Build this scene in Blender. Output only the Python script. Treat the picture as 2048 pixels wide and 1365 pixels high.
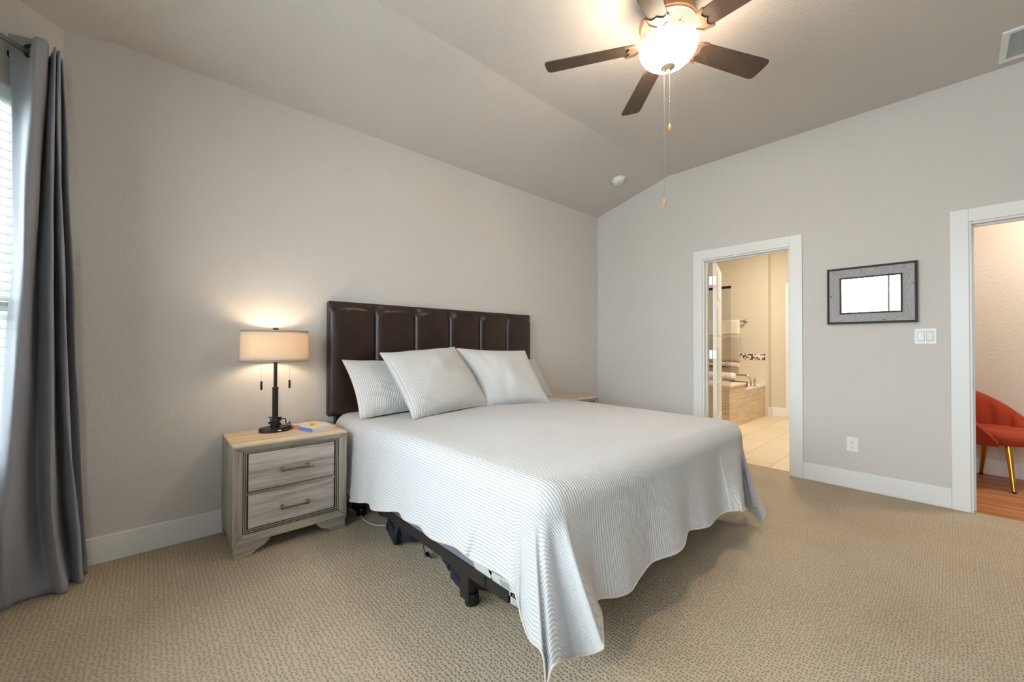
import bpy, bmesh, math, random
from mathutils import Vector, Matrix
random.seed(7)
for o in list(bpy.data.objects): bpy.data.objects.remove(o)
S = bpy.context.scene
COL = S.collection

# ------------------------------------------------------------------ camera
F_PX, W_PX = 799.41, 2048.0
cam_d = bpy.data.cameras.new('camera'); cam_d.sensor_width = 36.0; cam_d.lens = F_PX/W_PX*36.0
cam_d.clip_start = 0.05
CAM = bpy.data.objects.new('camera', cam_d); COL.objects.link(CAM)
_y, _p, _r = 0.8324112, 0.010292, 0.0021568
_fw = Vector((math.cos(_y)*math.cos(_p), math.sin(_y)*math.cos(_p), math.sin(_p)))
_rt = _fw.cross(Vector((0, 0, 1))).normalized(); _up = _rt.cross(_fw)
_r2 = _rt*math.cos(_r)+_up*math.sin(_r); _u2 = -_rt*math.sin(_r)+_up*math.cos(_r)
CAM.matrix_world = Matrix(((_r2.x, _u2.x, -_fw.x, -4.224464), (_r2.y, _u2.y, -_fw.y, -3.025898),
                           (_r2.z, _u2.z, -_fw.z, 1.152341), (0, 0, 0, 1)))
S.camera = CAM

# ------------------------------------------------------------------ light and exposure
S.view_settings.view_transform = 'Standard'; S.view_settings.look = 'None'
S.view_settings.exposure = 0.20; S.view_settings.gamma = 1.0; S.view_settings.use_curve_mapping = False
SKY = 14.0
wd = bpy.data.worlds.new('overcast_sky'); S.world = wd; wd.use_nodes = True
_n = wd.node_tree.nodes; _l = wd.node_tree.links
_n.clear()
_o = _n.new('ShaderNodeOutputWorld'); _b = _n.new('ShaderNodeBackground'); _t = _n.new('ShaderNodeTexCoord')
_s = _n.new('ShaderNodeSeparateXYZ'); _c = _n.new('ShaderNodeValToRGB')
_l.new(_t.outputs['Generated'], _s.inputs[0]); _l.new(_s.outputs['Z'], _c.inputs[0])
_c.color_ramp.elements[0].position = 0.0; _c.color_ramp.elements[0].color = (.62, .68, .73, 1)
_c.color_ramp.elements[1].position = 0.06; _c.color_ramp.elements[1].color = (.81, .90, 1.0, 1)
_l.new(_c.outputs[0], _b.inputs[0]); _b.inputs[1].default_value = SKY; _l.new(_b.outputs[0], _o.inputs[0])
S.cycles.max_bounces = 10; S.cycles.diffuse_bounces = 6; S.cycles.caustics_reflective = False; S.cycles.caustics_refractive = False
S.cycles.sample_clamp_indirect = 6.0

def lamp(name, kind, loc, watts, color, size=.1, size_y=None, rot=(0, 0, 0), spread=None):
    d = bpy.data.lights.new(name, kind); d.energy = watts; d.color = color
    if kind == 'AREA':
        d.size = size
        if size_y: d.shape = 'RECTANGLE'; d.size_y = size_y
    else: d.shadow_soft_size = size
    o = bpy.data.objects.new(name, d); COL.objects.link(o); o.location = loc; o.rotation_euler = rot
    return o
# room lights: fan bulbs, table lamp bulbs, bathroom and hall ceiling lamps
FANC = (-2.18, -2.015)
for k, a in enumerate((.6, 2.7, 4.8)):
    lamp('fan_bulb_light', 'POINT', (FANC[0]+.065*math.cos(a), FANC[1]+.065*math.sin(a), 2.742), 6.0, (1.0, .84, .66), .028)
for dx in (-.07, .07):
    lamp('lamp_bulb_light', 'POINT', (-3.628+dx, -.15, 1.135), 3.0, (1.0, .79, .56), .03)
lamp('bath_ceiling_light', 'AREA', (1.75, -1.55, 2.96), 58.0, (1.0, .88, .74), .5)
lamp('hall_ceiling_light', 'AREA', (.75, -3.9, 2.70), 27.0, (1.0, .88, .76), .4)
def portal(loc, rz, w, h):
    p = lamp('window_portal', 'AREA', loc, 1.0, (1, 1, 1), w, h, (math.pi/2, 0, rz))
    p.data.cycles.is_portal = True
    return p

# ------------------------------------------------------------------ helpers
def root_loc(o):
    while o.parent: o = o.parent
    return Vector(o.location)
class MB:
    """collects shapes in world coordinates and links them as one mesh object"""
    def __init__(s): s.v = []; s.f = []; s.m = []; s.uv = {}
    def face(s, idx, mi=0): s.f.append(tuple(idx)); s.m.append(mi)
    def box(s, x0, x1, y0, y1, z0, z1, mi=0):
        b = len(s.v)
        s.v += [Vector(p) for p in ((x0, y0, z0), (x1, y0, z0), (x1, y1, z0), (x0, y1, z0), (x0, y0, z1), (x1, y0, z1), (x1, y1, z1), (x0, y1, z1))]
        for q in ((3, 2, 1, 0), (4, 5, 6, 7), (0, 1, 5, 4), (1, 2, 6, 5), (2, 3, 7, 6), (3, 0, 4, 7)): s.face([b+i for i in q], mi)
        return s
    def obox(s, c, ax, ay, az, hx, hy, hz, mi=0):
        """oriented box: centre, three unit axes, half sizes"""
        c = Vector(c); ax = Vector(ax); ay = Vector(ay); az = Vector(az); b = len(s.v)
        for sz in (-1, 1):
            for sx, sy in ((-1, -1), (1, -1), (1, 1), (-1, 1)): s.v.append(c+ax*hx*sx+ay*hy*sy+az*hz*sz)
        for q in ((3, 2, 1, 0), (4, 5, 6, 7), (0, 1, 5, 4), (1, 2, 6, 5), (2, 3, 7, 6), (3, 0, 4, 7)): s.face([b+i for i in q], mi)
        return s
    def prism(s, pts, off, mi=0):
        """closed polygon pts extruded by vector off"""
        b = len(s.v); n = len(pts); off = Vector(off)
        s.v += [Vector(p) for p in pts]+[Vector(p)+off for p in pts]
        s.face([b+i for i in range(n)][::-1], mi); s.face([b+n+i for i in range(n)], mi)
        for i in range(n): j = (i+1) % n; s.face((b+i, b+j, b+n+j, b+n+i), mi)
        return s
    def lathe(s, c, prof, n=32, axis='z', ax=None, ay=None, az=None, sx=1, sy=1, mi=0, cap=True):
        """profile [(r, h)] turned about an axis through c"""
        c = Vector(c)
        if az is None:
            ax, ay, az = {'z': ((1, 0, 0), (0, 1, 0), (0, 0, 1)), 'x': ((0, 1, 0), (0, 0, 1), (1, 0, 0)), 'y': ((0, 0, 1), (1, 0, 0), (0, 1, 0))}[axis]
        ax = Vector(ax); ay = Vector(ay); az = Vector(az); b = len(s.v)
        for r, h in prof:
            for i in range(n):
                a = 2*math.pi*i/n; s.v.append(c+ax*(r*sx*math.cos(a))+ay*(r*sy*math.sin(a))+az*h)
        for k in range(len(prof)-1):
            for i in range(n):
                j = (i+1) % n; s.face((b+k*n+i, b+k*n+j, b+(k+1)*n+j, b+(k+1)*n+i), mi)
        if cap:
            s.face([b+i for i in range(n)][::-1], mi); s.face([b+(len(prof)-1)*n+i for i in range(n)], mi)
        return s
    def tube(s, pts, r, n=8, mi=0, closed=False, flat=None):
        """sweep a circle (or ellipse r, flat) along a polyline; r may be a list"""
        P = [Vector(p) for p in pts]; m = len(P); b = len(s.v); prev = None
        for i in range(m):
            if closed: t = P[(i+1) % m]-P[i-1]
            else: t = P[min(i+1, m-1)]-P[max(i-1, 0)]
            t = t.normalized() if t.length > 1e-9 else Vector((0, 0, 1))
            if prev is None:
                u = t.cross(Vector((0, 0, 1)))
                if u.length < .1: u = t.cross(Vector((1, 0, 0)))
            else: u = prev-t*prev.dot(t)
            u.normalize(); w = t.cross(u); prev = u
            rr = r[i] if isinstance(r, (list, tuple)) else r
            r2 = rr if flat is None else flat
            for k in range(n):
                a = 2*math.pi*k/n; s.v.append(P[i]+u*(rr*math.cos(a))+w*(r2*math.sin(a)))
        for i in range(m if closed else m-1):
            i2 = (i+1) % m
            for k in range(n): k2 = (k+1) % n; s.face((b+i*n+k, b+i*n+k2, b+i2*n+k2, b+i2*n+k), mi)
        if not closed:
            s.face([b+k for k in range(n)][::-1], mi); s.face([b+(m-1)*n+k for k in range(n)], mi)
        return s
    def grid(s, rows, mi=0, closed=False, uv=None):
        """rows of points as a quad sheet; uv the same shape"""
        b = len(s.v); nr = len(rows); nc = len(rows[0])
        for r in rows: s.v += [Vector(p) for p in r]
        if uv:
            for i, r in enumerate(uv):
                for j, q in enumerate(r): s.uv[b+i*nc+j] = q
        for i in range(nr-1):
            for j in range(nc if closed else nc-1):
                j2 = (j+1) % nc; s.face((b+i*nc+j, b+i*nc+j2, b+(i+1)*nc+j2, b+(i+1)*nc+j), mi)
        return s
    def build(s, name, mats, parent=None, loc=None, smooth=False, bevel=0, seg=2, solid=0, subsurf=0, angle=40, recalc=True, solid_off=-1, merge=0):
        org = root_loc(parent) if parent else Vector(loc or (0, 0, 0))
        me = bpy.data.meshes.new(name); me.from_pydata([tuple(p-org) for p in s.v], [], s.f)
        if not isinstance(mats, (list, tuple)): mats = [mats]
        for m in mats: me.materials.append(m)
        for p, mi in zip(me.polygons, s.m): p.material_index = mi
        if s.uv:
            ul = me.uv_layers.new(name='cloth')
            for lp in me.loops: ul.data[lp.index].uv = s.uv.get(lp.vertex_index, (0, 0))
        me.validate()
        if recalc:
            bm = bmesh.new(); bm.from_mesh(me)
            if merge: bmesh.ops.remove_doubles(bm, verts=bm.verts, dist=merge)
            bmesh.ops.recalc_face_normals(bm, faces=bm.faces); bm.to_mesh(me); bm.free()
        if smooth:
            for p in me.polygons: p.use_smooth = True
            if smooth == 'auto': me.set_sharp_from_angle(angle=math.radians(angle))
        o = bpy.data.objects.new(name, me); COL.objects.link(o)
        if parent: o.parent = parent
        else: o.location = org
        if solid:
            m = o.modifiers.new('thickness', 'SOLIDIFY'); m.thickness = solid; m.offset = solid_off
        if bevel:
            m = o.modifiers.new('bevel', 'BEVEL'); m.width = bevel; m.segments = seg; m.limit_method = 'ANGLE'; m.angle_limit = math.radians(35)
        if subsurf:
            m = o.modifiers.new('smooth', 'SUBSURF'); m.levels = m.render_levels = subsurf
        return o
def tag(o, label, cat, group=None, kind=None):
    o['label'] = label; o['category'] = cat
    if group: o['group'] = group
    if kind: o['kind'] = kind
    return o
def thing(name, label, cat, loc, group=None):
    o = bpy.data.objects.new(name, None); o.empty_display_size = .05; COL.objects.link(o); o.location = loc
    return tag(o, label, cat, group)
def struct(o): o['kind'] = 'structure'; return o
def spline(P, k=8):
    """Catmull-Rom through tuples P, k steps per span"""
    out = []; n = len(P)
    for i in range(n-1):
        a = P[max(i-1, 0)]; b = P[i]; c = P[i+1]; d = P[min(i+2, n-1)]
        for q in range(k):
            t = q/k
            out.append(tuple(.5*((2*b[j])+(-a[j]+c[j])*t+(2*a[j]-5*b[j]+4*c[j]-d[j])*t*t+(-a[j]+3*b[j]-3*c[j]+d[j])*t**3) for j in range(len(b))))
    out.append(tuple(P[-1])); return out
def smooth01(t): t = max(0, min(1, t)); return t*t*(3-2*t)

# ------------------------------------------------------------------ materials
def lin(r, g, b):
    return tuple(((c/255+.055)/1.055)**2.4 if c > 10 else c/255/12.92 for c in (r, g, b))+(1,)
def mat(name, col, rough=.6, metal=0, spec=.5, **kw):
    m = bpy.data.materials.new(name); m.use_nodes = True
    p = m.node_tree.nodes['Principled BSDF']
    p.inputs['Base Color'].default_value = col; p.inputs['Roughness'].default_value = rough; p.inputs['Metallic'].default_value = metal
    p.inputs['Specular IOR Level'].default_value = spec
    for k, v in kw.items(): p.inputs[k.replace('_', ' ')].default_value = v
    return m
def N(m, t, **kw):
    n = m.node_tree.nodes.new(t)
    for k, v in kw.items(): setattr(n, k, v)
    return n
def L(m, a, b): m.node_tree.links.new(a, b)
def P(m): return m.node_tree.nodes['Principled BSDF']
def bump(m, height, dist, strength=1.0):
    b = N(m, 'ShaderNodeBump'); b.inputs['Distance'].default_value = dist; b.inputs['Strength'].default_value = strength
    L(m, height, b.inputs['Height']); L(m, b.outputs[0], P(m).inputs['Normal']); return b
def coords(m, kind='Object', scale=(1, 1, 1), rot=(0, 0, 0)):
    t = N(m, 'ShaderNodeTexCoord'); mp = N(m, 'ShaderNodeMapping')
    mp.inputs['Scale'].default_value = scale; mp.inputs['Rotation'].default_value = rot
    L(m, t.outputs[kind], mp.inputs[0]); return mp.outputs[0]
def noise(m, vec, scale, detail=3, rough=.5, dist=0):
    n = N(m, 'ShaderNodeTexNoise'); n.inputs['Scale'].default_value = scale; n.inputs['Detail'].default_value = detail
    n.inputs['Roughness'].default_value = rough; n.inputs['Distortion'].default_value = dist
    if vec: L(m, vec, n.inputs['Vector'])
    return n.outputs[0]
def ramp(m, fac, stops):
    r = N(m, 'ShaderNodeValToRGB'); e = r.color_ramp.elements
    e[0].position, e[0].color = stops[0]; e[1].position, e[1].color = stops[-1]
    for pos, c in stops[1:-1]: x = e.new(pos); x.color = c
    L(m, fac, r.inputs[0]); return r.outputs[0]
def math_(m, op, a, b=None, c=None):
    n = N(m, 'ShaderNodeMath', operation=op)
    for i, v in enumerate((a, b, c)):
        if v is None: continue
        if isinstance(v, (int, float)): n.inputs[i].default_value = v
        else: L(m, v, n.inputs[i])
    return n.outputs[0]
def sepxyz(m, vec):
    n = N(m, 'ShaderNodeSeparateXYZ'); L(m, vec, n.inputs[0]); return n.outputs

def paint(name, col):
    m = mat(name, col, .75, 0, .3); v = coords(m)
    h = noise(m, v, 95, 2, .55); h2 = noise(m, v, 38, 2, .5)
    bump(m, math_(m, 'ADD', h, math_(m, 'MULTIPLY', h2, .8)), .0035, .55); return m
M = {}
M['wall'] = paint('greige_wall_paint', lin(208, 204, 199))
M['ceiling'] = paint('greige_ceiling_paint', lin(208, 203, 197))
M['bath_wall'] = paint('cream_bath_paint', lin(214, 205, 186))
M['hall_wall'] = paint('pale_hall_paint', lin(214, 205, 192))
M['trim'] = mat('white_trim_paint', lin(232, 232, 230), .35)
M['plastic_white'] = mat('white_plastic', lin(235, 235, 233), .35)
M['plastic_grey'] = mat('grey_slot', lin(90, 90, 90), .5)

# carpet: looped rows with dark pits
m = M['carpet'] = mat('beige_loop_carpet', lin(168, 148, 120), .95, 0, .1); v = coords(m)
cv = coords(m, scale=(1/.0168, 1/.0116, 1))
vo = N(m, 'ShaderNodeTexVoronoi', voronoi_dimensions='2D'); vo.inputs['Scale'].default_value = 1.0; vo.inputs['Randomness'].default_value = .5; L(m, cv, vo.inputs['Vector'])
hh = N(m, 'ShaderNodeMapRange', interpolation_type='SMOOTHSTEP'); hh.inputs['From Min'].default_value = .0; hh.inputs['From Max'].default_value = .46; L(m, vo.outputs['Distance'], hh.inputs['Value'])
fine = noise(m, v, 330, 2)
hh2 = math_(m, 'ADD', math_(m, 'MULTIPLY', hh.outputs[0], .8), math_(m, 'MULTIPLY', math_(m, 'SUBTRACT', fine, .5), .8))
blot = noise(m, v, 1.6, 3)
c1 = ramp(m, hh2, [(.0, lin(148, 132, 110)), (.42, lin(181, 164, 140)), (.95, lin(204, 189, 166))])
mx = N(m, 'ShaderNodeMixRGB', blend_type='MULTIPLY'); mx.inputs[0].default_value = 1
L(m, c1, mx.inputs[1]); L(m, ramp(m, blot, [(.35, (.90, .88, .85, 1)), (.6, (1, 1, 1, 1))]), mx.inputs[2]); L(m, mx.outputs[0], P(m).inputs['Base Color'])
bump(m, hh2, .005, .8)

def cloth_quilt(name, col, pitch, depth, groove_shade):
    m = mat(name, col, .9, 0, .15)
    m.node_tree.nodes['Principled BSDF'].inputs['Sheen Weight'].default_value = .15
    u = N(m, 'ShaderNodeUVMap', uv_map='cloth'); s = sepxyz(m, u.outputs[0])
    w = noise(m, coords(m), 30, 2)
    a = math_(m, 'ADD', math_(m, 'MULTIPLY', s[0], 2*math.pi/pitch), math_(m, 'MULTIPLY', w, .8))
    ra = math_(m, 'ABSOLUTE', math_(m, 'SINE', math_(m, 'MULTIPLY', a, .5)))
    b = math_(m, 'ABSOLUTE', math_(m, 'SINE', math_(m, 'MULTIPLY', s[1], math.pi/(pitch*.75))))
    ra_s = math_(m, 'POWER', ra, .55); rb_s = math_(m, 'POWER', b, .5)
    h = math_(m, 'MULTIPLY', ra_s, math_(m, 'ADD', math_(m, 'MULTIPLY', rb_s, .3), .7))
    c = ramp(m, h, [(.15, groove_shade), (.7, col)])  # shade between the cords put into the colour as blue-grey
    L(m, c, P(m).inputs['Base Color']); bump(m, h, depth, .8); return m
M['quilt'] = cloth_quilt('white_corded_quilt', lin(203, 201, 200), .0135, .0035, lin(168, 169, 173))
M['sham'] = cloth_quilt('white_corded_sham', lin(212, 209, 206), .0125, .0035, lin(172, 173, 177))
M['piping'] = mat('beige_cotton_edging', lin(206, 194, 180), .9, 0, .1)
m = M['boxfab'] = mat('grey_box_spring_fabric', lin(120, 126, 134), .85, 0, .2); bump(m, noise(m, coords(m), 240, 2), .001)
M['mattress'] = mat('white_mattress_ticking', lin(225, 224, 220), .85, 0, .2)
M['label'] = mat('white_fabric_label', lin(186, 186, 178), .8, 0, .2)
M['labelprint'] = mat('grey_label_print', lin(140, 146, 152), .8)

m = M['leather'] = mat('dark_brown_leather', lin(38, 22, 15), .36, 0, .5); v = coords(m)
vo = N(m, 'ShaderNodeTexVoronoi'); vo.inputs['Scale'].default_value = 190; L(m, v, vo.inputs['Vector'])
L(m, ramp(m, noise(m, v, 7, 4), [(.3, lin(30, 17, 12)), (.7, lin(48, 28, 19))]), P(m).inputs['Base Color'])
bump(m, vo.outputs['Distance'], .0012, .35)

def wood(name, axis, c0, c1, c2, scale=1.0, rough=.55):
    m = mat(name, c1, rough, 0, .35)
    st = {'x': (1.6, 22, 22), 'y': (22, 1.6, 22), 'z': (22, 22, 1.6)}[axis]
    v = coords(m, scale=tuple(s*scale for s in st))
    a = noise(m, v, 1.0, 5, .6, .4); b = noise(m, coords(m, scale=tuple(s*scale*4 for s in st)), 1.0, 3, .6)
    f = math_(m, 'ADD', math_(m, 'MULTIPLY', a, .75), math_(m, 'MULTIPLY', b, .25))
    L(m, ramp(m, f, [(.34, c0), (.5, c1), (.66, c2)]), P(m).inputs['Base Color']); bump(m, f, .001, .3); return m
WW = (lin(140, 128, 120), lin(182, 173, 164), lin(198, 192, 184))
WF = (lin(122, 112, 98), lin(158, 149, 134), lin(174, 167, 152))
M['wood_x'] = wood('whitewashed_wood_drawer', 'x', *WW)
M['wood_frame'] = wood('whitewashed_wood_frame', 'z', *WF)
M['wood_framex'] = wood('whitewashed_wood_rail', 'x', *WF)
M['wood_lamplit'] = wood('lamplit_whitewashed_top', 'x', lin(196, 172, 140), lin(214, 194, 164), lin(226, 208, 182))  # same whitewashed wood, with the lamp's warm light put into its colour
M['glaze'] = mat('dark_wood_glaze', lin(58, 48, 40), .6)
M['pewter'] = mat('brushed_pewter', lin(130, 120, 108), .4, .8)
M['bronze'] = mat('dark_bronze', lin(44, 36, 32), .42, .5)
M['black_metal'] = mat('black_painted_steel', lin(38, 33, 31), .5, .1)
M['black_plastic'] = mat('black_plastic', lin(18, 18, 19), .45)
m = M['linen'] = mat('oatmeal_linen_shade', lin(226, 212, 192), .9, 0, .1)
v = coords(m); hn = math_(m, 'ADD', noise(m, coords(m, scale=(1, 1, 9)), 55, 2), noise(m, coords(m, scale=(6, 6, 1)), 55, 2))
bump(m, hn, .0008, .5)
tr = N(m, 'ShaderNodeBsdfTranslucent'); tr.inputs[0].default_value = lin(240, 224, 200)
ms = N(m, 'ShaderNodeMixShader'); ms.inputs[0].default_value = .24
L(m, P(m).outputs[0], ms.inputs[1]); L(m, tr.outputs[0], ms.inputs[2]); L(m, ms.outputs[0], m.node_tree.nodes['Material Output'].inputs[0])
M['shade_trim'] = mat('grey_shade_binding', lin(172, 164, 150), .85)
M['fan_blade'] = wood('dark_walnut_blade', 'x', lin(72, 58, 48), lin(84, 69, 57), lin(92, 77, 64), .6, .5)
M['fan_metal'] = mat('aged_bronze_fan', lin(150, 112, 82), .45, .35)
M['fan_iron'] = mat('satin_nickel_iron', lin(128, 104, 86), .5, .3)
m = M['bowl'] = mat('frosted_glass_bowl', lin(255, 246, 230), .35, 0, .5)
P(m).inputs['Emission Color'].default_value = (1.0, .83, .64, 1); 
_g = N(m, 'ShaderNodeNewGeometry'); _nz = sepxyz(m, _g.outputs['Normal'])[2]   # the lower bowl glows brightest
_mr = N(m, 'ShaderNodeMapRange'); _mr.inputs['From Min'].default_value = 0.0; _mr.inputs['From Max'].default_value = -1.0; _mr.inputs['To Min'].default_value = 22.0; _mr.inputs['To Max'].default_value = 92.0
L(m, _nz, _mr.inputs['Value']); L(m, _mr.outputs[0], P(m).inputs['Emission Strength'])
M['finial'] = mat('cream_finial', lin(214, 190, 160), .5)
M['chain'] = mat('brass_bead_chain', lin(180, 166, 146), .4, .6)
M['fob'] = mat('light_wood_fob', lin(196, 146, 92), .5)
M['chrome'] = mat('chrome', lin(210, 208, 204), .18, 1.0)
M['nickel'] = mat('satin_nickel', lin(176, 174, 170), .35, .9)
M['gold'] = mat('polished_brass_leg', lin(206, 150, 60), .25, 1.0)
m = M['velvet'] = mat('rust_red_velvet', lin(158, 60, 36), .75, 0, .2)
P(m).inputs['Sheen Weight'].default_value = .55; P(m).inputs['Sheen Tint'].default_value = lin(230, 130, 95); P(m).inputs['Sheen Roughness'].default_value = .35
m = M['curtain'] = mat('slate_grey_curtain', lin(150, 153, 162), .55, 0, .35)
P(m).inputs['Sheen Weight'].default_value = .25
v = coords(m); bump(m, math_(m, 'ADD', noise(m, coords(m, scale=(1, 1, 12)), 45, 2), noise(m, coords(m, scale=(1, 1, .3)), 12, 2)), .0009, .4)
m = M['blind'] = mat('white_blind_slat', lin(240, 240, 236), .5)
tr = N(m, 'ShaderNodeBsdfTranslucent'); tr.inputs[0].default_value = (.9, .92, .9, 1)
ms = N(m, 'ShaderNodeMixShader'); ms.inputs[0].default_value = .5
L(m, P(m).outputs[0], ms.inputs[1]); L(m, tr.outputs[0], ms.inputs[2]); L(m, ms.outputs[0], m.node_tree.nodes['Material Output'].inputs[0])
m = M['glass'] = bpy.data.materials.new('window_glass'); m.use_nodes = True
nt = m.node_tree; nt.nodes.clear(); o_ = nt.nodes.new('ShaderNodeOutputMaterial'); gl = nt.nodes.new('ShaderNodeBsdfGlossy'); tp = nt.nodes.new('ShaderNodeBsdfTransparent')
gl.inputs['Roughness'].default_value = .02; tp.inputs[0].default_value = (.95, .97, .96, 1); mi_ = nt.nodes.new('ShaderNodeMixShader'); fr = nt.nodes.new('ShaderNodeFresnel'); fr.inputs[0].default_value = 1.45
nt.links.new(fr.outputs[0], mi_.inputs[0]); nt.links.new(tp.outputs[0], mi_.inputs[1]); nt.links.new(gl.outputs[0], mi_.inputs[2]); nt.links.new(mi_.outputs[0], o_.inputs[0])
m = M['shower_glass'] = M['glass'].copy(); m.name = 'tinted_shower_glass'
[n for n in m.node_tree.nodes if n.type == 'BSDF_TRANSPARENT'][0].inputs[0].default_value = (.86, .87, .86, 1)
M['mirror'] = mat('mirror_silver', (.95, .95, .95, 1), .01, 1.0)
m = M['galv'] = mat('galvanised_metal', lin(150, 147, 146), .55, .35); v = coords(m)
L(m, ramp(m, noise(m, v, 120, 4, .7), [(.3, lin(122, 118, 118)), (.7, lin(170, 166, 166))]), P(m).inputs['Base Color'])
m = M['rope'] = mat('dark_beaded_frame', lin(52, 43, 35), .5, .2)
m = M['tile'] = mat('cream_floor_tile', lin(222, 205, 176), .35, 0, .5); v = coords(m)
br = N(m, 'ShaderNodeTexBrick'); br.offset = .5
for k, val in (('Scale', 1.0), ('Mortar Size', .0035), ('Brick Width', .62), ('Row Height', .31), ('Mortar Smooth', .1)): br.inputs[k].default_value = val
br.inputs['Color1'].default_value = lin(224, 208, 182); br.inputs['Color2'].default_value = lin(214, 197, 168); br.inputs['Mortar'].default_value = lin(170, 150, 120)
L(m, v, br.inputs['Vector']); L(m, br.outputs[0], P(m).inputs['Base Color'])
m = M['tubtile'] = mat('striated_beige_tile', lin(206, 186, 156), .4); v = coords(m, scale=(3, 3, 60))
br = N(m, 'ShaderNodeTexBrick'); br.offset = 0
for k, val in (('Scale', 1.0), ('Mortar Size', .004), ('Brick Width', .61), ('Row Height', .305)): br.inputs[k].default_value = val
gx = sepxyz(m, coords(m)); cmb = N(m, 'ShaderNodeCombineXYZ'); L(m, math_(m, 'ADD', gx[0], gx[1]), cmb.inputs[0]); L(m, gx[2], cmb.inputs[1]); L(m, cmb.outputs[0], br.inputs['Vector'])
L(m, ramp(m, noise(m, v, 1.0, 3), [(.35, lin(190, 168, 138)), (.65, lin(216, 198, 170))]), br.inputs['Color1']); L(m, br.inputs['Color1'].links[0].from_socket, br.inputs['Color2'])
br.inputs['Mortar'].default_value = lin(176, 156, 128); L(m, br.outputs[0], P(m).inputs['Base Color'])
m = M['walltile'] = mat('pale_ribbed_wall_tile', lin(224, 212, 194), .4); s_ = sepxyz(m, coords(m))
zz = math_(m, 'ABSOLUTE', math_(m, 'SINE', math_(m, 'MULTIPLY', s_[2], math.pi/.05)))
L(m, ramp(m, zz, [(.02, lin(196, 180, 158)), (.16, lin(226, 214, 196))]), P(m).inputs['Base Color'])
m = M['mosaic'] = mat('mosaic_border_tile', lin(220, 210, 196), .35); v = coords(m, scale=(1, 38, 38))
ck = N(m, 'ShaderNodeTexVoronoi', distance='CHEBYCHEV'); ck.inputs['Scale'].default_value = 1.0; ck.inputs['Randomness'].default_value = .25; L(m, v, ck.inputs['Vector'])
sc = N(m, 'ShaderNodeSeparateColor'); L(m, ck.outputs['Color'], sc.inputs[0])
rr = ramp(m, sc.outputs[0], [(.0, lin(92, 76, 62)), (.3, lin(236, 228, 214)), (.62, lin(176, 160, 142)), (.8, lin(240, 232, 220)), (1, lin(70, 60, 52))])
[n for n in m.node_tree.nodes if n.type == 'VALTORGB'][-1].color_ramp.interpolation = 'CONSTANT'
L(m, rr, P(m).inputs['Base Color'])
M['slab'] = mat('cream_marble_slab', lin(226, 212, 190), .3)
M['tub'] = mat('white_acrylic_tub', lin(238, 234, 226), .2)
M['hallwood'] = wood('honey_oak_plank', 'y', lin(150, 96, 58), lin(176, 118, 74), lin(196, 140, 94), .7, .4)
M['towel_white'] = mat('white_terry_towel', lin(232, 222, 206), .95, 0, .1)
M['towel_tan'] = mat('taupe_terry_towel', lin(192, 178, 160), .95, 0, .1)
M['traywood'] = mat('brown_tray_wood', lin(120, 82, 54), .5)
m = M['navy'] = mat('navy_nylon_bag', lin(36, 42, 52), .7, 0, .3); bump(m, noise(m, coords(m), 300, 2), .0006)
M['strap'] = mat('black_webbing', lin(20, 21, 24), .7)
M['white_cable'] = mat('white_cable', lin(225, 225, 222), .4)
m = M['cover'] = mat('colourful_book_cover', lin(235, 230, 222), .35); v = coords(m, scale=(26, 20, 1))
vv = N(m, 'ShaderNodeTexVoronoi'); vv.inputs['Scale'].default_value = 1.0; L(m, v, vv.inputs['Vector'])
sc = N(m, 'ShaderNodeSeparateColor'); L(m, vv.outputs['Color'], sc.inputs[0])
L(m, ramp(m, sc.outputs[0], [(.0, lin(238, 232, 226)), (.35, lin(240, 214, 120)), (.5, lin(236, 228, 224)), (.66, lin(222, 130, 70)), (.8, lin(240, 232, 226)), (.93, lin(92, 74, 110))]), P(m).inputs['Base Color'])
[n for n in m.node_tree.nodes if n.type == 'VALTORGB'][-1].color_ramp.interpolation = 'CONSTANT'
m = M['spine'] = mat('book_spine_print', lin(60, 90, 190), .35)
sv = sepxyz(m, coords(m)); L(m, ramp(m, math_(m, 'MULTIPLY_ADD', sv[1], -4.4, .5), [(.0, lin(206, 120, 84)), (.4, lin(205, 160, 150)), (.55, lin(120, 130, 195)), (.95, lin(90, 135, 210))]), P(m).inputs['Base Color'])
M['pages'] = mat('book_pages', lin(226, 222, 226), .8)
M['houseroof'] = mat('grey_shingle', lin(150, 148, 146), .9)
M['houseside'] = mat('pale_siding', lin(226, 224, 220), .8)

# ------------------------------------------------------------------ setting: room shell
RT = math.sqrt(.5)
BX = -4.556
Wn = Vector((RT, -RT, 0)); Wt = Vector((-RT, -RT, 0)); W0 = Vector((BX, 0, 0)); ZU = Vector((0, 0, 1))
def WP(s, o, z): return W0+Wt*s+Wn*o+ZU*z
ROOM = [(0, 0), (BX, 0), (-5.44, -.884), (-5.44, -4.1), (BX, -4.984), (0, -4.984)]
WALLTOP = 3.3

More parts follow.
